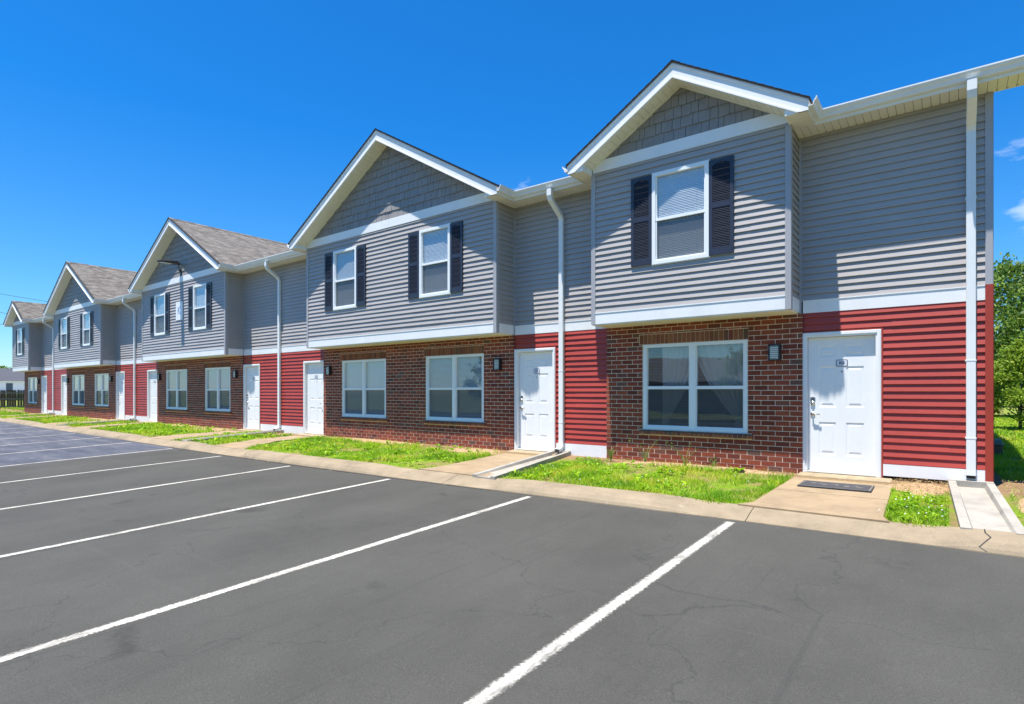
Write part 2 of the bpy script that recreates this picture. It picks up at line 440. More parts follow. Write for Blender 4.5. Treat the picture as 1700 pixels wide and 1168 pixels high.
# ------------------------------------------------------------------ dimensions
W, B, BR = 9.88, 9.27, 9.82      # wall plane, bay face, brick face
PIT = .1045                       # siding course
SOF = 3.965
EAVE = 4.12
MOD = 11.46
YF, YG = 9.46, 9.35               # main fascia, gutter front
YR0, YR = 8.90, 17.2              # rake face, main ridge
PM = .417
BAYS = [(-3.54, 1.665, 1, 5.313), (-10.88, 3.395, 2, 6.262), (-10.88 - MOD, 3.395, 2, 6.262), (-10.88 - 2 * MOD, 3.395, 2, 6.262), (-43.62, 1.70, 1, 5.313)]
XR, XL = .46, -45.32

def siding(mb, x0, x1, z0, z1, y, holes=(), mi=0, zref=None, axis='x', sgn=1, d=.023):
    """lap siding in the plane y (axis x) or in the plane x (axis y); faces the -y or sgn*x side"""
    if zref is None: zref = z0
    rq = random.Random(int(x0 * 37 + y * 11 + z0 * 5))
    def pt(a, o, z):
        return (a, y - o, z) if axis == 'x' else (y + sgn * o, a, z)
    k = math.floor((z0 - zref) / PIT)
    while zref + k * PIT < z1 - 1e-6:
        a = zref + k * PIT; b = a + PIT; k += 1
        lo, hi = max(a, z0), min(b, z1)
        cuts = sorted({lo, hi} | {h for H in holes for h in H[2:4] if lo < h < hi})
        for c0, c1 in zip(cuts, cuts[1:]):
            xs = [(x0, x1)]
            mid = (c0 + c1) / 2
            for H in holes:
                if H[2] < mid < H[3]:
                    nx = []
                    for (p, q) in xs:
                        if H[1] <= p or H[0] >= q: nx.append((p, q)); continue
                        if H[0] > p: nx.append((p, H[0]))
                        if H[1] < q: nx.append((H[1], q))
                    xs = nx
            def o_(z):
                t = (z - a) / PIT
                # clapboard butt: thick rounded bottom edge, slight lean
                if t < .07: return d * (.82 + .18 * t / .07)
                return d * (1 - .93 * (t - .07) / .93)
            zz = [c0] + [z for z in (a + .07 * PIT,) if c0 < z < c1] + [c1]
            sg = []; off = rq.uniform(0, 3.2)
            for p, q in xs:
                c = [p] + [v for v in [math.floor(p / 3.66) * 3.66 + off + 3.66 * t for t in range(-1, 6)] if p + .3 < v < q - .3] + [q]
                sg += [(u, v, ti) for ti, (u, v) in enumerate(zip(c, c[1:]))]
            o0_ = o_
            wv = rq.uniform(-.0016, .0016)
            for p, q, ti in sg:
                def o_(z, ti=ti): return o0_(z) + .0022 * (ti % 2) + wv
                for u, v in zip(zz, zz[1:]):
                    mb.quad([pt(p, o_(u), u), pt(q, o_(u), u), pt(q, o_(v), v), pt(p, o_(v), v)], mi)
                if abs(c0 - a) < 1e-6:
                    # butt edge: thin lip with an open channel behind it
                    ob = o_(c0); zc_ = c0 + .034
                    mb.quad([pt(p, ob - .0035, c0), pt(q, ob - .0035, c0), pt(q, ob, c0), pt(p, ob, c0)], mi)
                    mb.quad([pt(p, ob - .0035, zc_), pt(q, ob - .0035, zc_), pt(q, ob - .0035, c0), pt(p, ob - .0035, c0)], mi)
                    mb.quad([pt(p, .001, zc_), pt(q, .001, zc_), pt(q, ob - .0035, zc_), pt(p, ob - .0035, zc_)], mi)
                    mb.quad([pt(p, .001, c0 - .001), pt(q, .001, c0 - .001), pt(q, .001, zc_), pt(p, .001, zc_)], mi)
                if axis == 'x': mb.quad([pt(p, -.02, c0), pt(q, -.02, c0), pt(q, -.02, c1), pt(p, -.02, c1)], mi)

def soffit_strips(mb, a0, a1, fn, w=.10, gap=.005, mi=0, md=1):
    """boards laid from a0 to a1; fn(a,b,level)->four corners"""
    n = max(1, int(round((a1 - a0) / w))); w = (a1 - a0) / n
    for i in range(n):
        a = a0 + i * w; b = a + w - gap
        lo, hi = fn(a, b, 0), fn(a, b, .008)
        mb.hexa(list(lo) + list(hi), mi)
    mb.quad(fn(a0, a1, .0095), md)

bld = thing('townhouse_row', (-22.4, 9.88, -1.27), 'long two storey row of townhouses in grey and red siding and brick with gabled bays', 'townhouses')
def bpart(name, mb, mats, parent=None, **k): return part(name, mb, mats, parent or bld, **k)

# ------------------------------------------------------------------ window and door kits
def upper_window(xc, variant):
    w, z0, z1 = .484, 2.172, 3.725
    x0, x1 = xc - w, xc + w
    y = B - .045
    r = bpart('window', *frame_mesh(x0, x1, z0, z1, y, .058, [], [(z0 + z1) / 2 - .02], .045))
    zm = (z0 + z1) / 2 - .02
    g = MB(); g.quad([(x0 + .05, y + .045, zm), (x1 - .05, y + .045, zm), (x1 - .05, y + .045, z1 - .05), (x0 + .05, y + .045, z1 - .05)])
    g.quad([(x0 + .05, y + .062, z0 + .05), (x1 - .05, y + .062, z0 + .05), (x1 - .05, y + .062, zm), (x0 + .05, y + .062, zm)])
    part('pane', g, M['glass'], r)
    s = MB(); s.quad([(x0 + .05, y + .040, z0 + .05), (x1 - .05, y + .040, z0 + .05), (x1 - .05, y + .040, zm - .015), (x0 + .05, y + .040, zm - .015)])
    part('insect_screen', s, M['screen'], r)
    blind(r, x0 + .05, x1 - .05, z0 + .05 if variant == 0 else z0 + .1, z1 - .05, y + .078, 74 if variant == 0 else 66, 'lightblind')
    room(r, x0, x1, z0, z1, y + .05)
def frame_mesh(x0, x1, z0, z1, y, fw, mull, rails, rh, dep=.07):
    m = MB()
    m.box(x0, x0 + fw, y, y + dep, z0, z1); m.box(x1 - fw, x1, y, y + dep, z0, z1)
    m.box(x0 + fw, x1 - fw, y, y + dep, z1 - fw, z1); m.box(x0 + fw, x1 - fw, y, y + dep, z0, z0 + fw)
    # outer flange lip
    for (a, b, c, d) in ((x0 - .012, x0, z0 - .012, z1 + .012), (x1, x1 + .012, z0 - .012, z1 + .012), (x0, x1, z1, z1 + .012), (x0, x1, z0 - .012, z0)):
        m.box(a, b, y + .012, y + dep, c, d)
    xs = [x0 + fw] + [v for mm in mull for v in (mm - .048, mm + .048)] + [x1 - fw]
    for mm in mull: m.box(mm - .048, mm + .048, y, y + dep, z0 + fw, z1 - fw)
    for a, b in zip(xs[::2], xs[1::2]):
        for rr in rails: m.box(a, b, y + .014, y + dep, rr - rh / 2, rr + rh / 2)
        # thin sash stiles inside the frame
        m.box(a, a + .022, y + .018, y + dep, z0 + fw, z1 - fw); m.box(b - .022, b, y + .018, y + dep, z0 + fw, z1 - fw)
        m.box(a + .022, b - .022, y + .018, y + dep, z0 + fw, z0 + fw + .025)
    return m, M['frame']
def blind(r, x0, x1, z0, z1, y, ang, mat, pitch=.0275, seed=0):
    m = MB(); q = random.Random(int(x0 * 100)); a = math.radians(ang)
    z = z0 + .012; hw = .0135
    while z < z1:
        jit = q.uniform(-.05, .05); dy, dz = math.cos(a + jit) * hw, math.sin(a + jit) * hw
        m.quad([(x0, y - dy, z - dz), (x1, y - dy, z - dz), (x1, y + dy, z + dz), (x0, y + dy, z + dz)]); z += pitch
    for t in (.2, .8):
        xx = x0 + (x1 - x0) * t; m.box(xx - .0015, xx + .0015, y - .014, y - .012, z0, z1)
    part('blind', m, M[mat], r)
def room(r, x0, x1, z0, z1, y):
    m = MB(); m.box(x0 + .003, x1 - .003, y, y + 1.2, z0 + .003, z1 - .003, skip='f')
    part('interior', m, M['room'], r)
def curtain(r, x0, x1, z0, z1, y, side):
    m = MB(); n = 46; rows = 26
    def P(i, j):
        t = i / n; s = j / rows
        # panel hangs from the head and is gathered to the side near the lower third
        pull = min(1, s / .72) ** 1.6
        width = (1 - .80 * pull) if s < .72 else .2 + .15 * (s - .72)
        u = t * width
        xx = x1 - u * (x1 - x0) if side > 0 else x0 + u * (x1 - x0)
        return (xx, y + .022 * math.sin(t * 40 + s * 2), z1 - s * (z1 - z0))
    for i in range(n):
        for j in range(rows): m.quad([P(i, j), P(i + 1, j), P(i + 1, j + 1), P(i, j + 1)])
    part('curtain', m, M['lace'], r)
def lower_window(xc, variant):
    x0, x1, z0, z1 = xc - .92, xc + .92, -.685, .858
    y = BR + .010
    r = bpart('window', *frame_mesh(x0, x1, z0, z1, y, .055, [xc], [.073], .055, .08))
    g = MB(); s = MB()
    for a, b in ((x0 + .05, xc - .046), (xc + .046, x1 - .05)):
        g.quad([(a, y + .045, .073), (b, y + .045, .073), (b, y + .045, z1 - .05), (a, y + .045, z1 - .05)])
        g.quad([(a, y + .062, z0 + .05), (b, y + .062, z0 + .05), (b, y + .062, .073), (a, y + .062, .073)])
        s.quad([(a, y + .040, z0 + .05), (b, y + .040, z0 + .05), (b, y + .040, .045), (a, y + .040, .045)])
    part('pane', g, M['glass'], r); part('insect_screen', s, M['screen'], r)
    if variant == 'lace':
        for a, b in ((x0 + .05, xc - .046), (xc + .046, x1 - .05)):
            pass
        blind(r, x0 + .05, x1 - .05, z0 + .05, z1 - .05, y + .11, 8, 'blind')
        curtain(r, x0 + .05, xc, z0 + .05, z1 - .05, y + .16, 1) if False else curtain(r, x0 + .3, xc + .05, z0 - .3, z1 - .05, y + .17, -1)
        curtain(r, xc - .02, x1 - .06, z0 - .3, z1 - .05, y + .17, 1)
    else:
        blind(r, x0 + .05, x1 - .05, z0 + .05, z1 - .05, y + .09, {'a': 62, 'b': 50, 'c': 72}[variant], 'blind')
    room(r, x0, x1, z0, z1, y + .05)

def shutter(xc, z0, z1, w):
    m = MB(); x0, x1 = xc - w / 2, xc + w / 2; y1 = B - .012; y0 = B - .045; s = .055
    zm = z0 + (z1 - z0) * .52
    m.box(x0, x0 + s, y0, y1, z0, z1); m.box(x1 - s, x1, y0, y1, z0, z1)
    m.box(x0 + s, x1 - s, y0, y1, z0, z0 + .11); m.box(x0 + s, x1 - s, y0, y1, zm - .04, zm + .04)
    # arched head rail
    n = 10
    for i in range(n):
        a = x0 + s + (w - 2 * s) * i / n; b = x0 + s + (w - 2 * s) * (i + 1) / n
        h = lambda x: .10 - .045 * (1 - ((x - xc) / (w / 2 - s)) ** 2)
        m.prism([(a, z1 - h(a)), (b, z1 - h(b)), (b, z1), (a, z1)], y0, y1)
    m.box(x0 + s, x1 - s, y1 - .006, y1, z0 + .1, z1 - .03)
    for z in (z0 + .06, zm, z1 - .2):
        for xx in (x0 + .02, x1 - .02): m.box(xx - .006, xx + .006, y0 - .004, y0 + .001, z - .006, z + .006)
    sh = bpart('shutter', m, M['shutter'])
    l = MB()
    for a, b in ((z0 + .115, zm - .045), (zm + .045, z1 - .075)):
        z = a
        while z < b:
            l.hexa([(x0 + s, y0 + .004, z), (x1 - s, y0 + .004, z), (x1 - s, y1 - .007, z + .020), (x0 + s, y1 - .007, z + .020),
                    (x0 + s, y0 + .004, z + .007), (x1 - s, y0 + .004, z + .007), (x1 - s, y1 - .007, z + .027), (x0 + s, y1 - .007, z + .027)]); z += .026
    part('louvre', l, M['shutter'], sh)

DZ0, DZ1 = -1.205, .835
def door(x0, knob_left, txt, lab):
    """x0 = left edge of the casing (1.05 m wide)"""
    xa, xb = x0 + .082, x0 + 1.05 - .072          # slab edges
    y = W + .045
    m = MB(); w = xb - xa
    cols = [xa, xa + .145, xa + .145 + .24, xb - .145 - .24, xb - .145, xb]
    zs = [DZ0, DZ0 + .24, DZ0 + .74, DZ0 + .97, DZ0 + 1.59, DZ0 + 1.74, DZ0 + 1.91, DZ1]
    def ring(a, b, c, d, o0, o1):
        (ax, az, bx, bz) = a; (cx, cz, dx, dz) = c
    for i in range(5):
        for j in range(7):
            a, b, c, d = cols[i], cols[i + 1], zs[j], zs[j + 1]
            if i in (1, 3) and j in (1, 3, 5):
                R4 = [(0, 0), (.014, .008), (.030, .008), (.058, .002)]
                pr = None
                for e, dp in R4:
                    q = [(a + e, y + dp, c + e), (b - e, y + dp, c + e), (b - e, y + dp, d - e), (a + e, y + dp, d - e)]
                    if pr:
                        for k in range(4): m.quad([pr[k], pr[(k + 1) % 4], q[(k + 1) % 4], q[k]])
                    pr = q
                m.quad(pr)
            else: m.quad([(a, y, c), (b, y, c), (b, y, d), (a, y, d)])
    m.box(xa, xb, y + .014, y + .045, DZ0, DZ1)
    dr = bpart('door', m, M['door']); dr['label'] = lab
    # casing
    c = MB(); yc = BR - .005
    zt = .912
    for a, b in ((x0, xa - .004), (xb + .004, x0 + 1.05)):
        c.box(a, b, W - .03, y + .05, DZ0 - .04, zt); c.box(a + .012 if a == x0 else a + .028, b - .028 if a == x0 else b - .012, W - .042, W - .03, DZ0 - .04, zt - .012)
    c.box(xa - .004, xb + .004, W - .03, y + .05, DZ1 + .004, zt); c.box(xa - .02, xb + .02, W - .042, W - .03, DZ1 + .03, zt - .012)
    part('door_frame', c, M['white'], dr)
    t = MB(); t.hexa([(xa - .004, W - .02, DZ0 - .035), (xb + .004, W - .02, DZ0 - .035), (xb + .004, y + .03, DZ0 - .035), (xa - .004, y + .03, DZ0 - .035),
                      (xa - .004, W - .02, DZ0 - .015), (xb + .004, W - .02, DZ0 - .015), (xb + .004, y + .03, DZ0 - .004), (xa - .004, y + .03, DZ0 - .004)])
    part('threshold', t, M['soffit'], dr)
    kx = xa + .065 if knob_left else xb - .065; s = 1 if knob_left else -1
    k = MB(); kz = DZ0 + .86
    k.tube([(kx, y + .003, kz), (kx, y - .012, kz)], .033, 16); k.tube([(kx, y - .01, kz), (kx, y - .05, kz)], .012, 10)
    k.tube([(kx, y - .05, kz), (kx + s * .04, y - .055, kz + .004), (kx + s * .11, y - .05, kz - .004)], [.013, .011, .008], 10)
    part('handle', k, M['metal'], dr, smooth=True)
    k = MB(); kz = DZ0 + 1.03
    k.tube([(kx, y + .003, kz), (kx, y - .02, kz)], .031, 16); k.tube([(kx, y - .018, kz), (kx, y - .03, kz)], .014, 10)
    part('deadbolt', k, M['metal'], dr, smooth=True)
    k = MB(); k.prism([(kx - .036, kz + .03), (kx + .036, kz + .03), (kx + .036, kz + .085), (kx, kz + .098), (kx - .036, kz + .085)], y - .004, y + .001)
    k.tube([(kx, y - .003, kz + .055), (kx, y - .006, kz + .055)], .018, 12, mi=1)
    part('lock_plate', k, [M['metal'], M['ink']], dr)
    # number plate
    xm = (xa + xb) / 2 + .012; zp = DZ1 - .40
    p = MB(); hw, hh, rr = .078, .052, .016
    def rr_poly(hw, hh, r):
        o = []
        for cx, cz, a0 in ((hw - r, hh - r, 0), (-hw + r, hh - r, 90), (-hw + r, -hh + r, 180), (hw - r, -hh + r, 270)):
            for k in range(4):
                a = math.radians(a0 + 30 * k); o.append((xm + cx + r * math.cos(a), zp + cz + r * math.sin(a)))
        return o
    p.prism(rr_poly(hw, hh, rr), y - .004, y + .001, 1); p.prism(rr_poly(hw - .009, hh - .009, rr * .7), y - .006, y - .003, 0)
    textmesh(p, txt, .062, xm, zp, y - .0075, 1, bold=.0016)
    part('number_plate', p, [M['plate'], M['ink']], dr)
    k = MB(); k.tube([(xm + .0, y + .003, zp - .13), (xm, y - .004, zp - .13)], .010, 12)
    part('peephole', k, M['black'], dr)
    st = MB(); st.hexa([(x0 - .02, W - .30, -1.36), (x0 + 1.19, W - .30, -1.36), (x0 + 1.19, W - .031, -1.36), (x0 - .02, W - .031, -1.36),
                        (x0 - .02, W - .29, -1.262), (x0 + 1.19, W - .29, -1.262), (x0 + 1.19, W - .031, -1.245), (x0 - .02, W - .031, -1.245)])
    bpart('doorstep', st, M['step'], bevel=.012)

def wall_lamp(x, z, label, base):
    r = thing('wall_lamp', (x, BR, z - .13), label, 'wall lamp', 'bulkhead lamps on the brick walls beside the doors')
    m = MB(); m.box(x - .088, x + .088, BR - .03, BR + .001, z - .128, z + .128); m.box(x - .088, x + .088, BR - .095, BR - .03, z + .11, z + .128); m.box(x - .08, x + .08, BR - .088, BR - .03, z - .128, z - .112)
    part('back_box', m, M['black'], r)
    m = MB(); m.box(x - .07, x + .07, BR - .085, BR - .03, z - .112, z + .11)
    part('lens', m, M['lens'], r, bevel=.012)
    m = MB()
    for i in range(7):
        zz = z - .095 + i * .031; m.box(x - .073, x + .073, BR - .091, BR - .0855, zz - .003, zz + .003)
    for s in (-1, 1): m.box(x + s * .079 - .006, x + s * .079 + .006, BR - .092, BR - .03, z - .128, z + .128)
    part('guard_bar', m, M['black'], r)

# ------------------------------------------------------------------ bays and brick walls
DOORS = []
for bi, (cx, hb, nw, za) in enumerate(BAYS):
    first = bi == 0
    slope = (za - EAVE) / (hb + .31)
    wins = [cx - .01] if nw == 1 else [cx - 1.675, cx + 1.62]
    holes = [(x - .484, x + .484, 2.172, 3.725) for x in wins]
    x0, x1 = cx - hb, cx + hb
    m = MB()
    siding(m, x0 + .06, x1 - .06, 1.44, 4.0, B, holes)
    siding(m, B + .06, W + .0, 1.43, SOF, x1, axis='y', sgn=1)
    siding(m, B + .06, W + .0, 1.43, SOF, x0, axis='y', sgn=-1)
    m.box(x0 + .02, x1 - .02, B + .02, W + .1, 1.235, 1.26)
    bay = bpart('bay_wall', m, M['gray'])
    # band, frieze, corner posts
    m = MB(); m.box(x0 + .004, x1 - .004, B - .02, B + .05, 1.235, 1.44); m.box(x1 - .05, x1 + .018, B + .052, W - .03, 1.235, 1.43); m.box(x0 - .018, x0 + .05, B + .052, W - .03, 1.235, 1.43)
    m.box(x0 + .06, x1 - .06, B - .028, B + .0, 1.425, 1.444)
    part('skirt_band', m, M['white'], bay)
    m = MB(); m.prism([(x0 + .02, 3.998), (x1 - .02, 3.998), (x1 - .02, 4.09), (x1 - .2, 4.2), (x0 + .2, 4.2), (x0 + .02, 4.09)], B - .03, B + .03)
    part('frieze_board', m, M['white'], bay)
    m = MB(); c = .074
    for xx, s in ((x0, 1), (x1, -1)):
        m.box(xx - s * .02, xx + s * (c - .01), B - .026, B + .006, 1.23, 4.02); m.box(xx - s * .02, xx - s * .002, B + .006, B + c, 1.23, SOF - .002)
    part('corner_post', m, M['graytrim'], bay)
    m = MB()
    for xx, s in ((x0, -1), (x1, 1)): m.box(xx + s * .012, xx + s * .045, W - .035, W - .001, 1.225, SOF - .001)
    part('inner_corner_trim', m, M['graytrim'], bay)
    # soffit under the bay
    m = MB(); m.box(x0 + .003, x1 - .003, B - .012, W - .03, 1.216, 1.234)
    part('bay_underside', m, M['soffit'], bay)
    # shakes in the gable
    m = MB(); za_w = za - .245; q = random.Random(bi + 5)
    z = 4.2; row = 0; ch = .188
    L = lambda poly: clip(clip(poly, slope, 1, za_w + slope * cx - .001), -slope, 1, za_w - slope * cx - .001)
    while z < za_w:
        x = x0 - q.uniform(0, .15)
        while x < x1:
            w = q.uniform(.085, .21); g = q.uniform(.004, .009)
            zb = z - (q.uniform(0, .014) if row else 0)
            poly = L([(x, zb), (x + w - g, zb), (x + w - g, z + ch), (x, z + ch)])
            if len(poly) > 2:
                n = len(m.v); k = len(poly); t = q.uniform(0, .006)
                m.v += [(px, B - .006 - (.020 + t) * (1 - (pz - zb) / (ch + .02)), pz) for px, pz in poly] + [(px, B + .01, pz) for px, pz in poly]
                m.f.append(tuple(range(n, n + k))); m.m.append(0); m.r.append(q.random())
                for i in range(k):
                    j = (i + 1) % k; m.f.append((n + i, n + k + i, n + k + j, n + j)); m.m.append(0); m.r.append(0)
            x += w
        z += ch; row += 1
    m.prism([(x0 + .03, 4.1), (x1 - .03, 4.1), (cx, za_w)], B + .006, B + .03)
    part('gable_shakes', m, M['shake'], bay)
    # upper windows and shutters
    for x in wins:
        upper_window(x, 0 if q.random() < .6 or first else 1)
        for s in (-1, 1): shutter(x + s * (.484 + .016 + .18), 2.185, 3.712, .36 if nw == 2 else .385)
    # ---- gable roof
    out = hb + .31; yb = YG + (za - EAVE) / PM
    top = lambda x: za - slope * abs(x - cx)
    m = MB()
    for s in (-1, 1):
        xo = cx + s * (out + .03); zo = top(xo)
        A, Bq, C, D = (cx, YR0 - .03, za), (cx, yb + .3, za), (xo, YG - .02, zo), (xo, YR0 - .03, zo)
        up = .03
        pu = [(p[0], p[1], p[2] + .012) for p in (A, Bq, C, D)]
        sl = math.hypot(out, za - EAVE)
        uv = [(p[1] + cx, (abs(p[0] - cx)) / (out + .03) * sl) for p in (A, Bq, C, D)]
        m.quad(pu if s < 0 else pu[::-1], 0, uv=uv if s < 0 else uv[::-1])
        lo = [(p[0], p[1], p[2] - .016) for p in (A, Bq, C, D)]
        m.quad(lo, 1)
        for i in range(4):
            j = (i + 1) % 4; m.quad([lo[i], lo[j], pu[j], pu[i]], 1)
        # stepped shingle butts along the rake
        n = int(sl / .135)
        for i in range(n):
            t0, t1 = i / n, (i + .96) / n
            xa_, xb_ = cx + s * (out + .03) * t0, cx + s * (out + .03) * t1
            m.hexa([(xa_, YR0 - .034, top(xa_) + .010), (xb_, YR0 - .034, top(xb_) + .010), (xb_, YR0 + .05, top(xb_) + .010), (xa_, YR0 + .05, top(xa_) + .010),
                    (xa_, YR0 - .034, top(xa_) + .013), (xb_, YR0 - .034, top(xb_) + .022), (xb_, YR0 + .05, top(xb_) + .022), (xa_, YR0 + .05, top(xa_) + .013)], 1)
    # ridge caps
    yy = YR0 - .03
    while yy < yb:
        for s in (-1, 1):
            a = s * .14
            m.quad([(cx, yy, za + .030), (cx + a, yy, top(cx + a) + .026), (cx + a, yy + .16, top(cx + a) + .018), (cx, yy + .16, za + .022)], 0, uv=[(yy, 0), (yy, .13), (yy + .16, .13), (yy + .16, 0)])
        yy += .14
    gr = bpart('gable_roof', m, [M['shingle'], M['shingleedge']])
    # rake boards
    m = MB(); zb_ = 3.955
    for s in (-1, 1):
        for (t, h0, h1, yA, yB) in ((0, .016, .225, YR0, YR0 + .03), (1, .016, .055, YR0 - .014, YR0), (2, .225, .252, YR0 - .016, YR0 + .05)):
            xo = cx + s * out
            poly = [(cx, za - h0), (xo, top(xo) - h0), (xo, top(xo) - h1), (cx, za - h1)]
            poly = clip(poly, 0, -1, -zb_)
            m.prism(poly, yA, yB)
        # boxed return at the eave
        xi = cx + s * (hb + .005); xo = cx + s * out
        poly = clip([(xi, top(xi) - .24), (xo, top(xo) - .2), (xo, zb_), (xi, zb_)], 0, -1, -zb_)
        m.prism(poly, YR0 + .004, YR0 + .026)
        m.box(xi - .008, xi + .008, YR0 + .026, B - .03, zb_, top(xi) - .245)
        # side fascia
        m.box(xo - s * .02, xo, YR0 + .03, YF, zb_, top(xo) - .02)
    part('rake_board', m, M['white'], gr)
    m = MB()
    for s in (-1, 1):
        def fn(a, b, l, s=s):
            h = .246 - l
            f = lambda d: (cx + s * d, top(cx + s * d) - h)
            (xa_, z_a), (xb_, z_b) = f(a), f(b)
            return [(xa_, YR0 + .03, z_a), (xb_, YR0 + .03, z_b), (xb_, B + .02, z_b), (xa_, B + .02, z_a)]
        soffit_strips(m, .0, hb + .01, fn, .105)
        xi, xo = cx + s * hb, cx + s * (out - .02)
        def f2(a, b, l, xi=xi, xo=xo): return [(xi, a, SOF + l), (xo, a, SOF + l), (xo, b, SOF + l), (xi, b, SOF + l)]
        soffit_strips(m, YR0 + .03, YF - .002, f2, .105)
        # J-trim against the gable wall
        m.prism([(cx, za - .248), (cx + s * hb, top(cx + hb) - .248), (cx + s * hb, top(cx + hb) - .262), (cx, za - .262)], B - .05, B - .012)
    part('rake_soffit', m, [M['soffit'], M['dark']], gr)
    # ---- brick wall below
    bx0, bx1 = (cx - 1.675, cx + 1.73) if first else ((cx - 3.455, cx + 3.42) if nw == 2 else (cx - 1.72, cx + 1.72))
    lw = [cx - .01] if nw == 1 else [cx - 1.66, cx + 1.66]
    bh = [(x - .925, x + .925, -.69, .863) for x in lw]
    m = MB(); cp = .0813; q = random.Random(bi + 50); z = -1.36; row = 0
    sold = [(x - .99, x + .93, .863, 1.045) for x in lw]; sills = [(x - .99, x + .99, -.775, -.69) for x in lw]
    zt = 1.216
    nrow = 0
    while z < zt - .01:
        x = bx0 - (.1075 if row % 2 else 0) ; b0, b1 = z + .005, min(z + cp - .005, zt - .004)
        while x < bx1:
            a0, a1 = max(x + .005, bx0), min(x + .210, bx1)
            rects = [(a0, a1, b0, b1)]
            for H in bh + sold + sills:
                nr = []
                for (p, qq, c, d) in rects:
                    if qq <= H[0] + .001 or p >= H[1] - .001 or d <= H[2] + .001 or c >= H[3] - .001: nr.append((p, qq, c, d)); continue
                    if H[0] > p: nr.append((p, H[0] - .004, c, d))
                    if H[1] < qq: nr.append((H[1] + .004, qq, c, d))
                    pp, q2 = max(p, H[0]), min(qq, H[1])
                    if c < H[2] - .012: nr.append((pp, q2, c, H[2] - .006))
                    if d > H[3] + .012: nr.append((pp, q2, H[3] + .006, d))
                rects = nr
            rv = q.random(); pr = q.uniform(-.0015, .0015)
            for (p, qq, c, d) in rects:
                if qq - p > .012: m.box(p, qq, BR + pr, BR + .05, c, d, r=rv, skip='k')
            x += .215
        z += cp; row += 1
    bw = bpart('brick_wall', m, M['brick'], bevel=.0025)
    m = MB()
    xs = sorted({bx0 + .003, bx1 - .003} | {v for H in bh for v in H[:2]}); zs = [-1.5, -.69, .863, zt]
    for i in range(len(xs) - 1):
        for j in range(3):
            mx_ = (xs[i] + xs[i + 1]) / 2
            if j == 1 and any(H[0] < mx_ < H[1] for H in bh): continue
            m.box(xs[i], xs[i + 1], BR + .0045, W + .05, zs[j], zs[j + 1])
    part('mortar', m, M['mortar'], bw)
    for x in lw:
        m = MB(); xx = x - .985
        while xx < x + .93 - .03:
            m.box(xx + .004, min(xx + .076, x + .93), BR - .003, BR + .05, .868, 1.04, r=q.random()); xx += .08
        part('lintel', m, M['solbrick'], bw, bevel=.0025)
        m = MB(); xx = x - .985
        while xx < x + .97:
            a, b = xx + .004, xx + .076
            m.hexa([(a, BR - .055, -.770), (b, BR - .055, -.770), (b, BR + .02, -.770), (a, BR + .02, -.770),
                    (a, BR - .055, -.712), (b, BR - .055, -.712), (b, BR + .02, -.692), (a, BR + .02, -.692)], r=q.random()); xx += .08
        m.hexa([(x - .98, BR - .046, -.766), (x + .97, BR - .046, -.766), (x + .97, BR + .02, -.766), (x - .98, BR + .02, -.766),
                (x - .98, BR - .046, -.718), (x + .97, BR - .046, -.718), (x + .97, BR + .02, -.70), (x - .98, BR + .02, -.70)], 1)
        part('sill', m, [M['solbrick'], M['mortar']], bw, bevel=.002)
    for i, x in enumerate(lw):
        lower_window(x, 'lace' if first else ('a', 'c', 'b')[(bi + i) % 3])
    if first:
        DOORS.append((bx1 - .02 + .001, True, 'K8')); wall_lamp(-2.204, .625, 'wall lamp with barred lens between the first wide window and the door numbered K8', 0)
    elif nw == 2:
        n = 9 - 2 * bi          # 7,5,3
        DOORS.append((bx1 + .003, True, 'K%d' % n)); DOORS.append((bx0 - 1.053, False, 'K%d' % (n - 1)))
        wall_lamp(bx1 - .40, .60, 'barred wall lamp on brick left of the door numbered K%d' % n, 0)
        wall_lamp(bx0 + .31, .60, 'barred wall lamp on brick right of the door numbered K%d' % (n - 1), 0)
    else:
        DOORS.append((bx1 + .003, True, 'K1')); wall_lamp(bx1 - .33, .60, 'small barred wall lamp left of the farthest door, numbered K1', 0)
for (x, k, t) in DOORS:
    door(x, k, t, {'K8': 'nearest white door with a lever handle, half shaded, numbered K8'}.get(t, 'white six panel door numbered ' + t))

# ------------------------------------------------------------------ recessed wall sections
GAPS = []
edges = [(XR - .06, BAYS[0][0] + 1.73)] + []
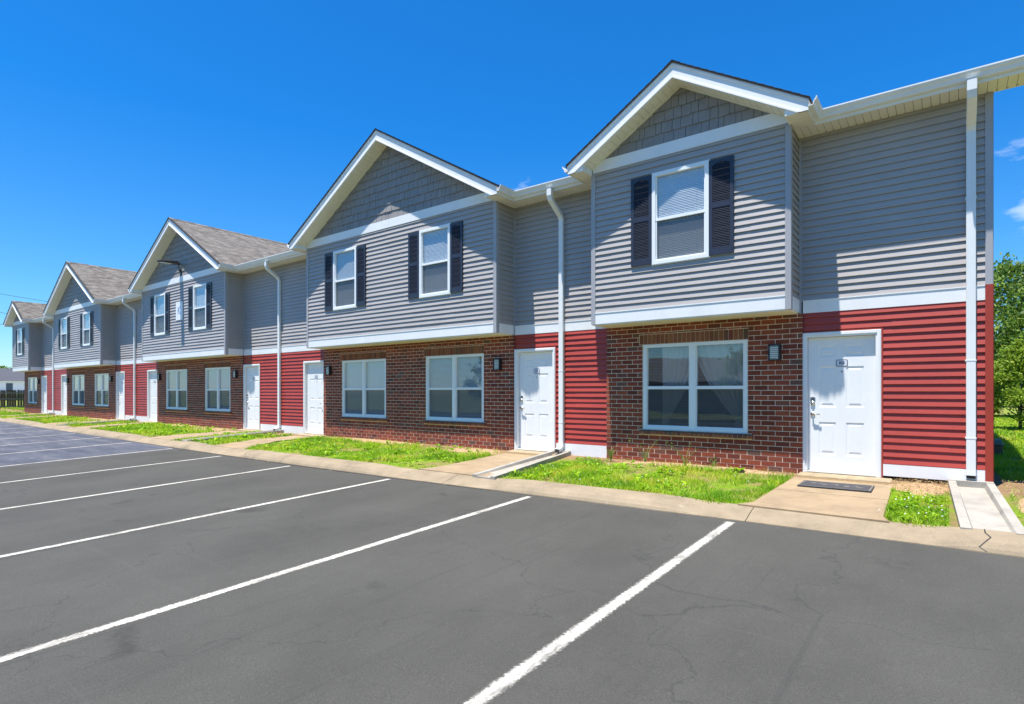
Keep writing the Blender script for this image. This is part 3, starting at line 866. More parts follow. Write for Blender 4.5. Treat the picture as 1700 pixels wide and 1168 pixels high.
# (left, right, upper-left, upper-right, downspout x)
secs = [(BAYS[0][0] + 1.73, XR - .06, BAYS[0][0] + 1.665, .237, 'nearest')]
for i in range(4):
    a, b = BAYS[i], BAYS[i + 1]
    L = b[0] + (3.42 if b[2] == 2 else 1.72); Rr = a[0] - (1.675 if a[2] == 1 else 3.455)
    ds = -6.235 if i == 0 else -16.66 - MOD * (i - 1)
    secs.append((L, Rr, b[0] + b[1], ds, ''))
for i, (L, Rr, UL, ds, _) in enumerate(secs):
    UR = XR - .06 if i == 0 else BAYS[i - 1][0] - BAYS[i - 1][1]
    dh = [(x, x + 1.05, -1.3, .915) for x, _, t in DOORS if L - 1.2 < x < Rr + .1]
    m = MB(); siding(m, UL, UR, 1.41, SOF, W)
    up = bpart('upper_wall', m, M['gray'])
    m = MB(); m.box(L, Rr, W - .02, W + .03, 1.222, 1.415); m.box(L, Rr, W - .028, W - .018, 1.408, 1.42)
    part('belt_board', m, M['white'], up)
    m = MB(); siding(m, L, Rr, -1.045, 1.224, W, dh)
    lo = bpart('lower_wall', m, M['red'])
    m = MB(); zz = [L, Rr]
    for H in dh: zz += [H[0], H[1]]
    zz = sorted(zz)
    for a, b in zip(zz[::2], zz[1::2]):
        if b - a > .05: m.box(a + .02, b, W - .022, W + .03, -1.30 if i else -1.215, -1.045)
    part('base_board', m, M['white'], lo)
    m = MB(); m.box(L, Rr, W - .016, W + .0, 1.205, 1.222)
    for H in dh:
        for xx in (H[0] - .022, H[1]):
            if L - .01 < xx < Rr: m.box(xx, xx + .022, W - .024, W + .01, -1.26, .93)
        m.box(max(L, H[0]), min(Rr, H[1]), W - .024, W + .01, .913, .93)
    part('channel_trim', m, M['redtrim'], lo)
    # soffit and eave
    fx0 = BAYS[i][0] + BAYS[i][1] + .31; fx1 = .80 if i == 0 else BAYS[i - 1][0] - BAYS[i - 1][1] - .31
    m = MB()
    def f3(a, b, l): return [(a, YF, SOF + l), (b, YF, SOF + l), (b, W + .02, SOF + l), (a, W + .02, SOF + l)]
    soffit_strips(m, fx0 - .31, fx1 + (0 if i == 0 else .31), f3, .10)
    q = m
    nx = int((fx1 - fx0) / .1)
    for k in range(nx):
        for d in (.0,): q.box(fx0 + k * .1 + .07, fx0 + k * .1 + .082, W - .055, W - .035, SOF - .0015, SOF + .002, 1)
    part('eave_soffit', m, [M['soffit'], M['dark']], up)
    m = MB(); m.box(fx0 - .01, fx1, YF - .002, YF + .02, SOF - .012, 4.11)
    part('fascia', m, M['white'], up)
    # gutters: main run plus the two short returns along the gable eaves
    prof = [(0, .0), (.055, 0), (.068, .02), (.078, .055), (.098, .075), (.11, .1), (.11, .118), (.098, .118), (.098, .105), (.066, .06), (.056, .01), (.004, .01), (.004, .11), (0, .11)]
    m = MB()
    xa_, xb_ = fx0 + .11, (fx1 + .02 if i == 0 else fx1 - .11)
    m.extrude(prof, xa_ - .11, xb_ + (0 if i == 0 else .11), lambda t, p, q: (t, YF - .002 - p, 4.0 + q))
    for (xe, s) in ([(fx0, 1)] + ([] if i == 0 else [(fx1, -1)])):
        m.extrude(prof, YR0 - .012, YF - .055, lambda t, p, q, xe=xe, s=s: (xe + s * (p + .001), t, 4.0 + q + .003))
    gt = bpart('gutter', m, M['gutter'])
    # downspout
    m = MB(); hw = .052; hd = .036; yw = W - .058
    zb = -1.04
    path = [(ds, YF - .07, 4.01), (ds, YF - .07, 3.86), (ds, YF - .045, 3.79), (ds, yw - .05, 3.56), (ds, yw, 3.48), (ds, yw, zb)]
    if i == 0: path += [(ds, yw - .004, -1.12)]
    else: path += [(ds, yw - .01, -1.10), (ds, yw - .06, -1.15), (ds, yw - .17, -1.18)]
    m.rectube(path, hw, hd)
    dsp = bpart('downspout', m, M['gutter'], bevel=.006)
    m = MB()
    for z in (2.6, .42, -.62):
        m.box(ds - .062, ds + .062, yw + .03, yw + .05, z - .012, z + .012); m.box(ds - hw - .004, ds + hw + .004, yw - hd - .003, yw + .03, z - .010, z + .010)
    part('strap', m, M['gutter'], dsp)
    m = MB()
    if i == 0: m.box(ds - .048, ds + .048, yw - .03, yw + .03, -1.16, -1.119)
    else: m.box(ds - .045, ds + .045, yw - .176, yw - .171, -1.212, -1.148)
    part('outlet', m, M['dark'], dsp)
# building corner at the right, end walls, back wall
m = MB(); m.box(XR - .075, XR + .004, W - .026, W + .0, 1.425, SOF); m.box(XR - .014, XR + .012, W + .001, W + .08, 1.425, SOF)
bpart('corner_board', m, M['graytrim'])
m = MB(); m.box(XR - .075, XR + .006, W - .028, W + .0, -1.28, 1.425); m.box(XR - .014, XR + .014, W + .001, W + .08, -1.28, 1.425)
bpart('corner_board', m, M['redtrim'])['label'] = 'red corner board of the lower storey'
YBK = 2 * YR - YF
zr = EAVE + PM * (YR - YG)
for xe, s in ((XR - .014, 1), (XL, -1)):
    m = MB(); siding(m, W + .08, YBK - .3, 1.42, SOF, xe, axis='y', sgn=s)
    m.quad([(xe, W, SOF), (xe, YBK, SOF), (xe, YR, zr - .1)])
    e = bpart('end_wall', m, M['gray'])
    m = MB(); siding(m, W + .08, YBK - .3, -1.3, 1.42, xe, axis='y', sgn=s)
    part('lower_end_wall', m, M['red'], e)
m = MB(); m.box(XL, XR - .02, YBK - .34, YBK - .3, -1.4, SOF); bpart('back_wall', m, M['gray'])
m = MB(); xa_, xb_ = XL - .35, .82
for (ya, yb_, s) in ((YG - .02 + .09, YR, 1), (YBK + .11, YR, -1)):
    z0_ = EAVE + PM * .09 - .01; A = [(xa_, ya, z0_), (xb_, ya, z0_), (xb_, yb_, zr), (xa_, yb_, zr)]
    sl = math.hypot(yb_ - ya, zr - z0_); uv = [(xa_, 0), (xb_, 0), (xb_, sl), (xa_, sl)]
    m.quad(A, 0, uv=uv); L_ = [(p[0], p[1], p[2] - .03) for p in A]; m.quad(L_, 1)
    for k in range(4): m.quad([L_[k], L_[(k + 1) % 4], A[(k + 1) % 4], A[k]], 1)
mr = bpart('main_roof', m, [M['shingle'], M['shingleedge']])
m = MB()
for xe in (xb_ - .05, xa_ + .02):
    for (ya, yb_) in ((YF, YR), (YBK, YR)):
        z0_ = EAVE + PM * abs(ya - YG) * (1 if ya < YR else 0); z0_ = 4.13
        m.hexa([(xe, ya, z0_ - .2), (xe + .03, ya, z0_ - .2), (xe + .03, yb_, zr - .22), (xe, yb_, zr - .22), (xe, ya, z0_ - .02), (xe + .03, ya, z0_ - .02), (xe + .03, yb_, zr - .035), (xe, yb_, zr - .035)])
part('rake_board', m, M['white'], mr)
m = MB(); m.quad([(XR, W, SOF + .0), (.79, W, SOF + .0), (.79, YR, zr - .22), (XR, YR, zr - .22)]); m.quad([(XR, YBK, SOF), (.79, YBK, SOF), (.79, YR, zr - .22), (XR, YR, zr - .22)])
part('rake_soffit', m, M['soffit'], mr)

# ------------------------------------------------------------------ wall-mounted floodlight and building sign
fx = -22.2
r = thing('floodlight', (fx, B, 4.35), 'dark floodlight reaching out from the middle gable on a short bracket', 'floodlight')
m = MB(); m.box(fx - .055, fx + .055, B - .045, B - .028, 4.22, 4.5); m.tube([(fx, B - .04, 4.36), (fx, B - .09, 4.40), (fx, B - .10, 4.62)], .026, 10)
part('bracket', m, M['black'], r)
m = MB(); m.hexa([(fx - .13, B - .78, 4.61), (fx + .13, B - .78, 4.61), (fx + .15, B - .16, 4.60), (fx - .15, B - .16, 4.60),
                  (fx - .11, B - .78, 4.66), (fx + .11, B - .78, 4.66), (fx + .13, B - .16, 4.72), (fx - .13, B - .16, 4.72)])
m.box(fx - .05, fx + .05, B - .17, B - .06, 4.60, 4.67)
part('lamp_head', m, M['black'], r, bevel=.01)
m = MB(); m.box(fx - .09, fx + .09, B - .72, B - .36, 4.588, 4.5995); part('lens', m, M['lens'], r)
px = -22.34
m = MB(); m.box(px - .27, px + .27, B - .034, B - .016, 2.62, 3.29); textmesh(m, 'K', .42, px, 2.95, B - .0355, 1, bold=.006)
solo('building_sign', m, [M['white'], simple('sign_blue', (.16, .30, .50), .5)], 'white upright sign with a blue letter K between two upstairs windows', 'sign', base=(px, B, 2.62))

# ------------------------------------------------------------------ ground
def lotz(x, y): return -1.45 - .034 * (6.4 - y) if y > -6 else -1.45 - .034 * 12.4
KX = [-75, -50, -36, -16, -13, -10, -7, -4.66, -1.7, .6, 6]; KY = [7.3, 7.15, 6.98, 6.45, 6.38, 6.37, 6.43, 6.52, 6.62, 6.64, 6.68]
def kf(x): return float(np.interp(x, KX, KY))
DIPS = [(-1.3, 1.0), (-6.55, 1.05), (-13.7, .9), (-17.7, 1.3), (-25.7, .8), (-29.2, 1.3), (-37.2, .8), (-40.4, 1.2)]
def dip(x):
    d = 0
    for c, w in DIPS:
        t = (abs(x - c) - w) / .55
        d = max(d, 1 if t <= 0 else (0 if t >= 1 else .5 + .5 * math.cos(math.pi * t)))
    return d
m = MB()
def gz(x, y):
    return float(np.interp(y, [-400, -60, -15, -6, 0, 6.2, 7.0, 9.0, 9.8, 14, 30, 60, 700], [-2.3, -2.1, -2.02, -1.98, -1.80, -1.60, -1.345, -1.31, -1.275, -1.32, -1.36, -1.5, -1.8]))
xs = [-700, -200, -100, -75, -62, -50, -43, -36, -26, -16, -13, -10, -7, -4.66, -1.7, .6, 6, 14, 60, 200, 700]
def gcol(x):
    k = kf(x); return [(y, gz(0, y)) for y in (-400, -60, -15, -6, 0)] + [(k - .4, -1.62), (k + .2, -1.6), (k + .37, -1.348), (8.0, gz(0, 8)), (9, -1.31), (9.8, -1.275), (11, gz(0, 11)), (14, -1.32), (30, -1.36), (60, -1.5), (200, gz(0, 200)), (700, -1.8)]
for a, b in zip(xs, xs[1:]):
    ca, cb = gcol(a), gcol(b)
    for j in range(len(ca) - 1):
        m.quad([(a, *ca[j]), (b, *cb[j]), (b, *cb[j + 1]), (a, *ca[j + 1])])
struct('ground', m, M['lawn'])
m = MB(); xx = np.arange(-75, 14.1, 1.0)
for a, b in zip(xx, xx[1:]):
    rows = [-15, -6, 0, None]
    for j in range(3):
        ya0 = rows[j]; ya1 = rows[j + 1]
        f = lambda x, y: (x, kf(x) + .02 if y is None else y, lotz(x, kf(x) + .02 if y is None else y))
        m.quad([f(a, ya0), f(b, ya0), f(b, ya1), f(a, ya1)])
struct('parking_lot', m, M['asphalt'])
# stripes
m = MB()
LX = [.85, -1.92, -4.60, -7.39, -10.25, -13.05, -15.75, -18.6, -21.3, -24.0, -26.8, -29.6, -32.4, -35.2, -38, -41, -44]
for i, x in enumerate(LX):
    y1 = kf(x) - .10; y0 = .75; w = .064
    n = 6
    for k in range(n):
        a, b = y0 + (y1 - y0) * k / n, y0 + (y1 - y0) * (k + 1) / n
        m.quad([(x - w, a, lotz(x, a) + .004), (x + w, a, lotz(x, a) + .004), (x + w, b, lotz(x, b) + .004), (x - w, b, lotz(x, b) + .004)], uv=[(-1, a), (1, a), (1, b), (-1, b)])
struct('road_markings', m, M['paint'])
# rolled kerb in cast lengths
m = MB()
P0 = [(-.012, -.06, -.06), (0, .018, .016), (.02, .05, .022), (.075, .098, .034), (.14, .125, .055), (.26, .138, .09), (.40, .145, .118), (.40, -.08, -.08)]
seg = 4.5; x = 7.2
while x > -74:
    xe = x - seg; st = 16
    for k in range(st):
        a = x - (seg - .008) * k / st; b = x - (seg - .008) * (k + 1) / st
        da, db = dip(a), dip(b)
        for p, q in zip(P0, P0[1:]):
            h = lambda P, d: P[1] * (1 - d) + P[2] * d
            m.quad([(b, kf(b) + p[0], -1.45 + h(p, db)), (a, kf(a) + p[0], -1.45 + h(p, da)), (a, kf(a) + q[0], -1.45 + h(q, da)), (b, kf(b) + q[0], -1.45 + h(q, db))])
    x = xe
struct('kerb', m, M['concrete'], smooth=False)
# grit and gap along the gutter line
m = MB(); q = random.Random(77); x = 5.0
while x > -60:
    l = q.uniform(.25, .9); w = q.uniform(.006, .022)
    m.quad([(x - l, kf(x - l) - w - .004, -1.4455), (x, kf(x) - w * q.uniform(.5, 1.2) - .004, -1.4455), (x, kf(x) + .0, -1.4448), (x - l, kf(x - l) + .0, -1.4448)]); x -= l + q.choice((0, 0, .1))
struct('gutter_grit', m, simple('dark_grit', (.025, .022, .018), .95, var=.5, vs=40), kind='stuff')
# kerb cracks
m = MB()
for x0_, sd_ in ((.27, 1), (-12.2, 4)):
    q = random.Random(sd_); px_, pt = x0_, None
    for P_ in P0[1:7]:
        d_ = dip(px_); z_ = -1.45 + P_[1] * (1 - d_) + P_[2] * d_ + .002; cur = (px_, kf(px_) + P_[0], z_)
        if pt: m.quad([(pt[0] - .006, pt[1], pt[2]), (pt[0] + .006, pt[1], pt[2]), (cur[0] + .005, cur[1], cur[2]), (cur[0] - .005, cur[1], cur[2])])
        pt = cur; px_ += q.uniform(-.07, .07)
struct('kerb_cracks', m, M['dark'], kind='stuff')
# walkways
m = MB()
def slab(m, L, z1=.0):
    """L: list of (y, xl, xr, z)"""
    for (a, b) in zip(L, L[1:]):
        for s0, s1 in ((0, .985),):
            A, Bq = a, [a[k] + (b[k] - a[k]) * s1 for k in range(4)]
            m.hexa([(A[1], A[0], -1.6), (A[2], A[0], -1.6), (Bq[2], Bq[0], -1.6), (Bq[1], Bq[0], -1.6), (A[1], A[0], A[3]), (A[2], A[0], A[3]), (Bq[2], Bq[0], Bq[3]), (Bq[1], Bq[0], Bq[3])])
slab(m, [(6.98, -1.98, -.48, -1.322), (7.2, -1.86, -.55, -1.318), (8.25, -1.86, -.58, -1.305), (9.62, -1.86, -.62, -1.288)])
slab(m, [(6.84, -7.25, -5.72, -1.322), (7.2, -7.15, -5.85, -1.318), (8.3, -7.25, -6.05, -1.305), (9.6, -7.45, -6.35, -1.288)])
for k in range(3):
    o = -MOD * k
    slab(m, [(kf(-13.8 + o) + .37, -14.6 + o, -13.0 + o, -1.332), (7.6, -14.75 + o, -13.55 + o, -1.31), (8.2, -15.1 + o, -14.1 + o, -1.30), (9.6, -15.35 + o, -14.4 + o, -1.288)])
    slab(m, [(kf(-17.8 + o) + .37, -18.6 + o, -17.1 + o, -1.332), (7.6, -18.75 + o, -17.4 + o, -1.31), (9.6, -18.9 + o, -17.85 + o, -1.288)])
struct('path', m, M['path'])
# drainage troughs
def trough(x0w, x1w, x0k, x1k, yk, label):
    r = MB(); n = 10; yw = W - .03
    def X(t, u): return (x0w + (x1w - x0w) * u) * (1 - t) + (x0k + (x1k - x0k) * u) * t
    Y = lambda t: yw + (yk - yw) * t
    zt = lambda t: -1.195 + (-1.30 + 1.195) * t
    zf = lambda t: -1.27 + (-1.325 + 1.27) * t
    prof = [(0, 'g'), (0, 't'), (.17, 't'), (.21, 'f'), (.79, 'f'), (.83, 't'), (1, 't'), (1, 'g')]
    H = {'g': lambda t: -1.45, 't': zt, 'f': zf}
    for k in range(n):
        a, b = k / n, (k + 1) / n
        for p, q in zip(prof, prof[1:]):
            r.quad([(X(a, p[0]), Y(a), H[p[1]](a)), (X(b, p[0]), Y(b), H[p[1]](b)), (X(b, q[0]), Y(b), H[q[1]](b)), (X(a, q[0]), Y(a), H[q[1]](a))])
    # head wall and toe
    r.hexa([(X(0, .0), yw - .10, -1.4), (X(0, 1), yw - .10, -1.4), (X(0, 1), yw, -1.4), (X(0, 0), yw, -1.4), (X(0, 0) + .001, yw - .10, -1.192), (X(0, 1) - .001, yw - .10, -1.192), (X(0, 1), yw, -1.190), (X(0, 0), yw, -1.190)])
    for (u0, u1) in ((0, .19), (.81, 1)):
        r.quad([(X(1, u0), yk, -1.45), (X(1, u1), yk, -1.45), (X(1, u1), yk, zt(1)), (X(1, u0), yk, zt(1))])
    r.quad([(X(1, .19), yk, -1.45), (X(1, .81), yk, -1.45), (X(1, .81), yk, zf(1)), (X(1, .19), yk, zf(1))])
    solo('drainage_trough', r, M['palecon'], label, 'drain channel', 'concrete troughs leading from the downspouts to the kerb', base=((x0w + x1w) / 2, yw, -1.4))
trough(-.01, .47, .09, .58, 6.98, 'wide pale concrete trough at the right end of the building beside the red corner board')
trough(-6.44, -6.03, -5.98, -5.52, 6.80, 'pale concrete trough right of the K7 doorway path')
trough(-16.86, -16.46, -16.55, -16.15, 6.9, 'pale trough between the K5 and K6 doors')
trough(-28.3, -27.95, -28.1, -27.75, 7.1, 'thin pale trough between the K3 and K4 doors')
trough(-39.76, -39.4, -39.6, -39.2, 7.3, 'farthest pale trough, between the K1 and K2 doors')
# mulch / bare soil mounds near the walls
m = MB()
for (cx_, cy_, rx, ry) in ((-8.2, 9.35, 1.0, .45), (-12.0, 9.6, 2.3, .25), (-19.9, 9.3, 1.1, .5), (-23, 9.6, 2.6, .25), (-31.5, 9.4, 1.3, .4), (-3.4, 9.6, 1.8, .18), (-.3, 9.35, .42, .5), (.85, 8.4, .3, 1.3)):
    n = 22
    for i in range(n):
        a, b = 2 * math.pi * i / n, 2 * math.pi * (i + 1) / n
        for (r0, r1, z0, z1) in ((0, .5, .045, .035), (.5, 1, .035, -.03)):
            j = lambda t, r: r * (1 + .12 * math.sin(3 * t + cx_) + .08 * math.sin(7 * t))
            P_ = lambda t, r, z: (cx_ + rx * j(t, r) * math.cos(t), min(W - .03, cy_ + ry * j(t, r) * math.sin(t)), gz(0, min(9.8, cy_ + ry * r * math.sin(t))) + z)
            m.quad([P_(a, r0, z0), P_(a, r1, z1), P_(b, r1, z1), P_(b, r0, z0)])
ss = struct('mulch', m, simple('straw_soil', (.36, .235, .125), .95, var=.55, vs=45, bs=1), kind='stuff', smooth=True)

# ---- doormat
m = MB(); z = -1.293
m.hexa([(-1.655, 8.62, z), (-.79, 8.64, z + .002), (-.80, 9.16, z + .002), (-1.66, 9.14, z), (-1.655, 8.62, z + .012), (-.79, 8.64, z + .014), (-.80, 9.16, z + .018), (-1.66, 9.14, z + .016)])
mt = solo('doormat', m, M['rubber'], 'worn dark doormat with a faint pattern on the path before the nearest door', 'doormat', base=(-1.22, 8.9, z))
p = MB(); q = random.Random(3)
zz = lambda y: z + .0145 + (y - 8.63) * .0075
for (xc_, yc_, rr) in ((-1.50, 8.93, .05), (-1.36, 8.88, .045), (-1.24, 8.93, .07), (-1.10, 8.87, .065), (-.93, 8.86, .055), (-1.43, 8.95, .03), (-1.0, 8.92, .03)):
    for k in range(7):
        a = q.uniform(0, 6.28); l = rr * q.uniform(.5, 1.1); cx_, cy_ = xc_ + q.uniform(-.03, .03), yc_ + q.uniform(-.03, .03)
        dx, dy = math.cos(a) * l, math.sin(a) * l * .7; nx_, ny_ = -math.sin(a) * .008, math.cos(a) * .008
        m1 = [(cx_ - dx, cy_ - dy), (cx_ + nx_, cy_ + ny_), (cx_ + dx, cy_ + dy), (cx_ - nx_, cy_ - ny_)]
        p.quad([(a_, b_, zz(b_) + .001 + k * .0002) for a_, b_ in m1])
for (a_, b_, c_, d_) in ((-1.64, -.81, 8.645, 8.655), (-1.64, -.81, 9.12, 9.13), (-1.64, -.632 - 1, 8.655, 9.12), (-.82, -.81, 8.655, 9.12)):
    p.quad([(a_, c_, zz(c_) + .0008), (b_, c_, zz(c_) + .0008), (b_, d_, zz(d_) + .0008), (a_, d_, zz(d_) + .0008)])
part('pattern', p, M['matprint'], mt)

# ------------------------------------------------------------------ grass
def bulk(name, V, F, rnd, mats, mi=None, kind=None, parent=None, off=(0, 0, 0)):
    me = bpy.data.meshes.new(name); nv, nf, k = len(V), len(F), F.shape[1]
    me.vertices.add(nv); me.vertices.foreach_set('co', (V + np.array((0, 0, ZO)) - np.array(off)).astype(np.float32).ravel())
    me.loops.add(nf * k); me.loops.foreach_set('vertex_index', F.astype(np.int32).ravel())
    me.polygons.add(nf); me.polygons.foreach_set('loop_start', np.arange(0, nf * k, k, dtype=np.int32))
    me.update(calc_edges=True)
    for mm in mats: me.materials.append(mm)
    if mi is not None: me.polygons.foreach_set('material_index', mi.astype(np.int32))
    a = me.attributes.new('rnd', 'FLOAT', 'FACE'); a.data.foreach_set('value', rnd.astype(np.float32))
    o = bpy.data.objects.new(name, me); COL.objects.link(o); o.parent = parent
    if kind: o['kind'] = kind
    return o
def inpath(x, y):
    b = np.zeros(len(x), bool)
    def band(a, w0, w1, k0, k1, yk, pad=.0):
        t = np.clip((W - y) / (W - yk), 0, 1)
        return (x > w0 + (k0 - w0) * t - pad) & (x < w1 + (k1 - w1) * t + pad)
    b |= band(0, -1.86, -.62, -1.92, -.52, 6.9); b |= (x > .0) & (x < .60); b |= band(0, -7.47, -6.03, -7.22, -5.50, 6.8)
    for k in range(3):
        o = -MOD * k
        b |= band(0, -15.4 + o, -14.4 + o, -14.5 + o, -13.1 + o, 6.8); b |= band(0, -18.9 + o, -17.85 + o, -18.6 + o, -17.1 + o, 6.8)
    b |= band(0, -16.86, -16.46, -16.55, -16.15, 6.9); b |= band(0, -28.3, -27.95, -28.1, -27.75, 7.1)
    return b
def vnoise(x, y, s, seed):
    rs = np.random.RandomState(seed); g = rs.rand(64, 64); u = x * s; v = y * s
    i = np.floor(u).astype(int); j = np.floor(v).astype(int); fu = u - i; fv = v - j
    fu = fu * fu * (3 - 2 * fu); fv = fv * fv * (3 - 2 * fv); I = i % 64; J = j % 64; I1 = (i + 1) % 64; J1 = (j + 1) % 64
    return (g[I, J] * (1 - fu) + g[I1, J] * fu) * (1 - fv) + (g[I, J1] * (1 - fu) + g[I1, J1] * fu) * fv
ALLV = []; ALLF = []; ALLR = []; ALLM = []; base = 0
def blades(x0, x1, y0, y1, dens, hmin, hmax, wid, bare=.35):
    global base
    n = int((x1 - x0) * (y1 - y0) * dens)
    x = NR.uniform(x0, x1, n); y = NR.uniform(y0, y1, n)
    kfx = np.interp(x, KX, KY) + .36
    nz = .6 * vnoise(x, y, 1.7, 1) + .4 * vnoise(x, y, 5.1, 2)
    wallbare = np.clip((y - 9.15) / .5, 0, 1) * (y < 11)
    keep = (y > kfx + .03 * np.sin(x * 9)) & ~inpath(x, y) & (NR.rand(n) < 1.5 * (nz - bare * .62) / .5 + .06) & (NR.rand(n) > wallbare * .96)
    keep &= ~((x > XL) & (x < XR + .02) & (y > W - .09) & (y < 21))
    # mulch spots
    for (a, b, c, d) in ((-8.2, 9.35, .95, .42), (-19.9, 9.3, 1.0, .45), (-31.5, 9.4, 1.2, .35), (-.28, 9.2, .5, .55), (.9, 8.2, .35, 1.6)):
        keep &= ~((((x - a) / c) ** 2 + ((y - b) / d) ** 2 < 1) & (NR.rand(n) < .93))
    x, y, nz = x[keep], y[keep], nz[keep]; n = len(x)
    if n == 0: return
    z = np.interp(y, [6.2, 7.0, 9.0, 9.8, 14, 30, 60, 700], [-1.56, -1.345, -1.31, -1.275, -1.32, -1.36, -1.5, -1.8]) - .004
    h = NR.uniform(hmin, hmax, n) * (.55 + .9 * nz); az = NR.uniform(0, 6.283, n); w = wid * NR.uniform(.6, 1.3, n)
    lean = NR.uniform(.15, 1.1, n) * h; la = NR.uniform(0, 6.283, n)
    dx, dy = np.cos(az) * w, np.sin(az) * w; lx, ly = np.cos(la) * lean, np.sin(la) * lean
    P0 = np.stack([x - dx, y - dy, z], 1); P1 = np.stack([x + dx, y + dy, z], 1)
    P2 = np.stack([x + dx * .8 + lx * .4, y + dy * .8 + ly * .4, z + h * .62], 1); P3 = np.stack([x - dx * .8 + lx * .4, y - dy * .8 + ly * .4, z + h * .62], 1)
    P4 = np.stack([x + lx + dx * .1, y + ly, z + h * .95], 1); P5 = np.stack([x + lx - dx * .1, y + ly, z + h * .95], 1)
    V = np.stack([P0, P1, P2, P3, P4, P5], 1).reshape(-1, 3); k = np.arange(n) * 6 + base
    F = np.concatenate([np.stack([k, k + 1, k + 2, k + 3], 1), np.stack([k + 3, k + 2, k + 4, k + 5], 1)])
    rn = np.clip(.55 * vnoise(x, y, 2.2, 5) + .25 * vnoise(x, y, 7, 6) + .25 * NR.rand(n), 0, 1)
    rn = np.where(NR.rand(n) < .05, .97, rn)
    ALLV.append(V); ALLF.append(F); ALLR.append(np.concatenate([rn, rn])); ALLM.append(np.zeros(2 * n)); base += len(V)
blades(-5.6, -1.75, 6.8, 9.8, 3600, .03, .085, .0042, .55)
blades(-.68, .03, 6.8, 9.6, 4600, .03, .075, .004, .4)
blades(.55, 4, 6.9, 11, 2200, .02, .07, .004, .75)
blades(.45, 6, 11, 20, 1500, .03, .08, .006)
blades(.45, 12, 20, 45, 260, .04, .1, .014)
blades(-14.6, -7.0, 6.7, 9.8, 2300, .03, .09, .0055, .5)
blades(-26, -14.4, 6.7, 9.8, 1100, .035, .10, .009, .5)
blades(-45, -26, 6.9, 9.8, 480, .04, .11, .015, .5)
blades(-60, -45, 7.0, 22, 160, .05, .14, .022)
# broad-leaf patches (clover, dandelion rosettes)
def rosettes(n, x0, x1, y0, y1, s0, s1):
    global base
    x = NR.uniform(x0, x1, n); y = NR.uniform(y0, y1, n); kk = (~inpath(x, y)) & (y > np.interp(x, KX, KY) + .45) & (y < 9.6)
    x, y = x[kk], y[kk]
    for a, b in zip(x, y):
        nl = NR.randint(5, 10); s = NR.uniform(s0, s1); t = NR.uniform(0, 6.28, nl); z = -1.30 + (b - 7) * .012
        V = []; F = []
        for i in range(nl):
            c, d = math.cos(t[i]), math.sin(t[i]); w = s * .22; up = NR.uniform(.3, .9) * s
            q = [(a, b, z), (a + c * s * .5 - d * w, b + d * s * .5 + c * w, z + up * .7), (a + c * s, b + d * s, z + up * .8), (a + c * s * .5 + d * w, b + d * s * .5 - c * w, z + up * .7)]
            F.append([base + len(V) + k for k in range(4)]); V += q
        ALLV.append(np.array(V)); ALLF.append(np.array(F)); ALLR.append(NR.uniform(.1, .7, nl)); ALLM.append(np.zeros(nl)); base += len(V)
rosettes(110, -5.5, -2.6, 6.9, 9.5, .03, .10); rosettes(190, -14.2, -7.3, 6.9, 9.6, .03, .11); rosettes(200, -26, -15, 6.9, 9.6, .06, .14)
rosettes(70, -.6, 0, 6.9, 8.8, .03, .06)
# clover heads
for (n, a, b, c, d) in ((18, -.58, -.05, 7.0, 8.6), (14, -5.4, -2, 7, 9)):
    for i in range(n):
        x, y = NR.uniform(a, b), NR.uniform(c, d); z = -1.25 + NR.uniform(-.01, .02); s = .0055
        V = np.array([(x - s, y, z), (x + s, y, z), (x + s, y + .004, z + 2 * s), (x - s, y + .004, z + 2 * s), (x, y - s, z + s), (x + s, y, z + s), (x, y + s, z + s), (x - s, y, z + s)])
        ALLV.append(V); ALLF.append(np.array([[base, base + 1, base + 2, base + 3], [base + 4, base + 5, base + 6, base + 7]])); ALLR.append(np.zeros(2)); ALLM.append(np.ones(2)); base += 8
gr_ = bulk('grass', np.concatenate(ALLV), np.concatenate(ALLF), np.concatenate(ALLR), [M['grass'], M['flower']], np.concatenate(ALLM), kind='stuff')
# straw and chips on the bare soil
V = []; F = []; base = 0; RN = []
for (a, b, c, d, n) in ((-.62, .02, 9.0, 9.85, 900), (.58, 1.6, 7.0, 10.5, 1600), (-9.3, -7.4, 8.9, 9.8, 900), (-21, -18.9, 8.9, 9.8, 500), (-5.2, -1.9, 9.4, 9.8, 700), (-14, -9, 9.5, 9.8, 500)):
    for i in range(n):
        x, y, t, l = NR.uniform(a, b), NR.uniform(c, d), NR.uniform(0, 3.14), NR.uniform(.008, .035); z = -1.285 + NR.uniform(.0, .05) + (.0 if y < 9 else .02)
        dx, dy, w = math.cos(t) * l, math.sin(t) * l, .003
        V += [(x - dx, y - dy, z), (x + w, y - w, z + .002), (x + dx, y + dy, z + NR.uniform(-.008, .012)), (x - w, y + w, z + .002)]; F.append([base, base + 1, base + 2, base + 3]); base += 4; RN.append(NR.rand())
mm = leafmat('straw_bits', [(0, (.16, .08, .035)), (.6, (.42, .29, .14)), (1, (.60, .46, .26))], .1)
bulk('straw_litter', np.array(V), np.array(F), np.array(RN), [mm], kind='stuff')

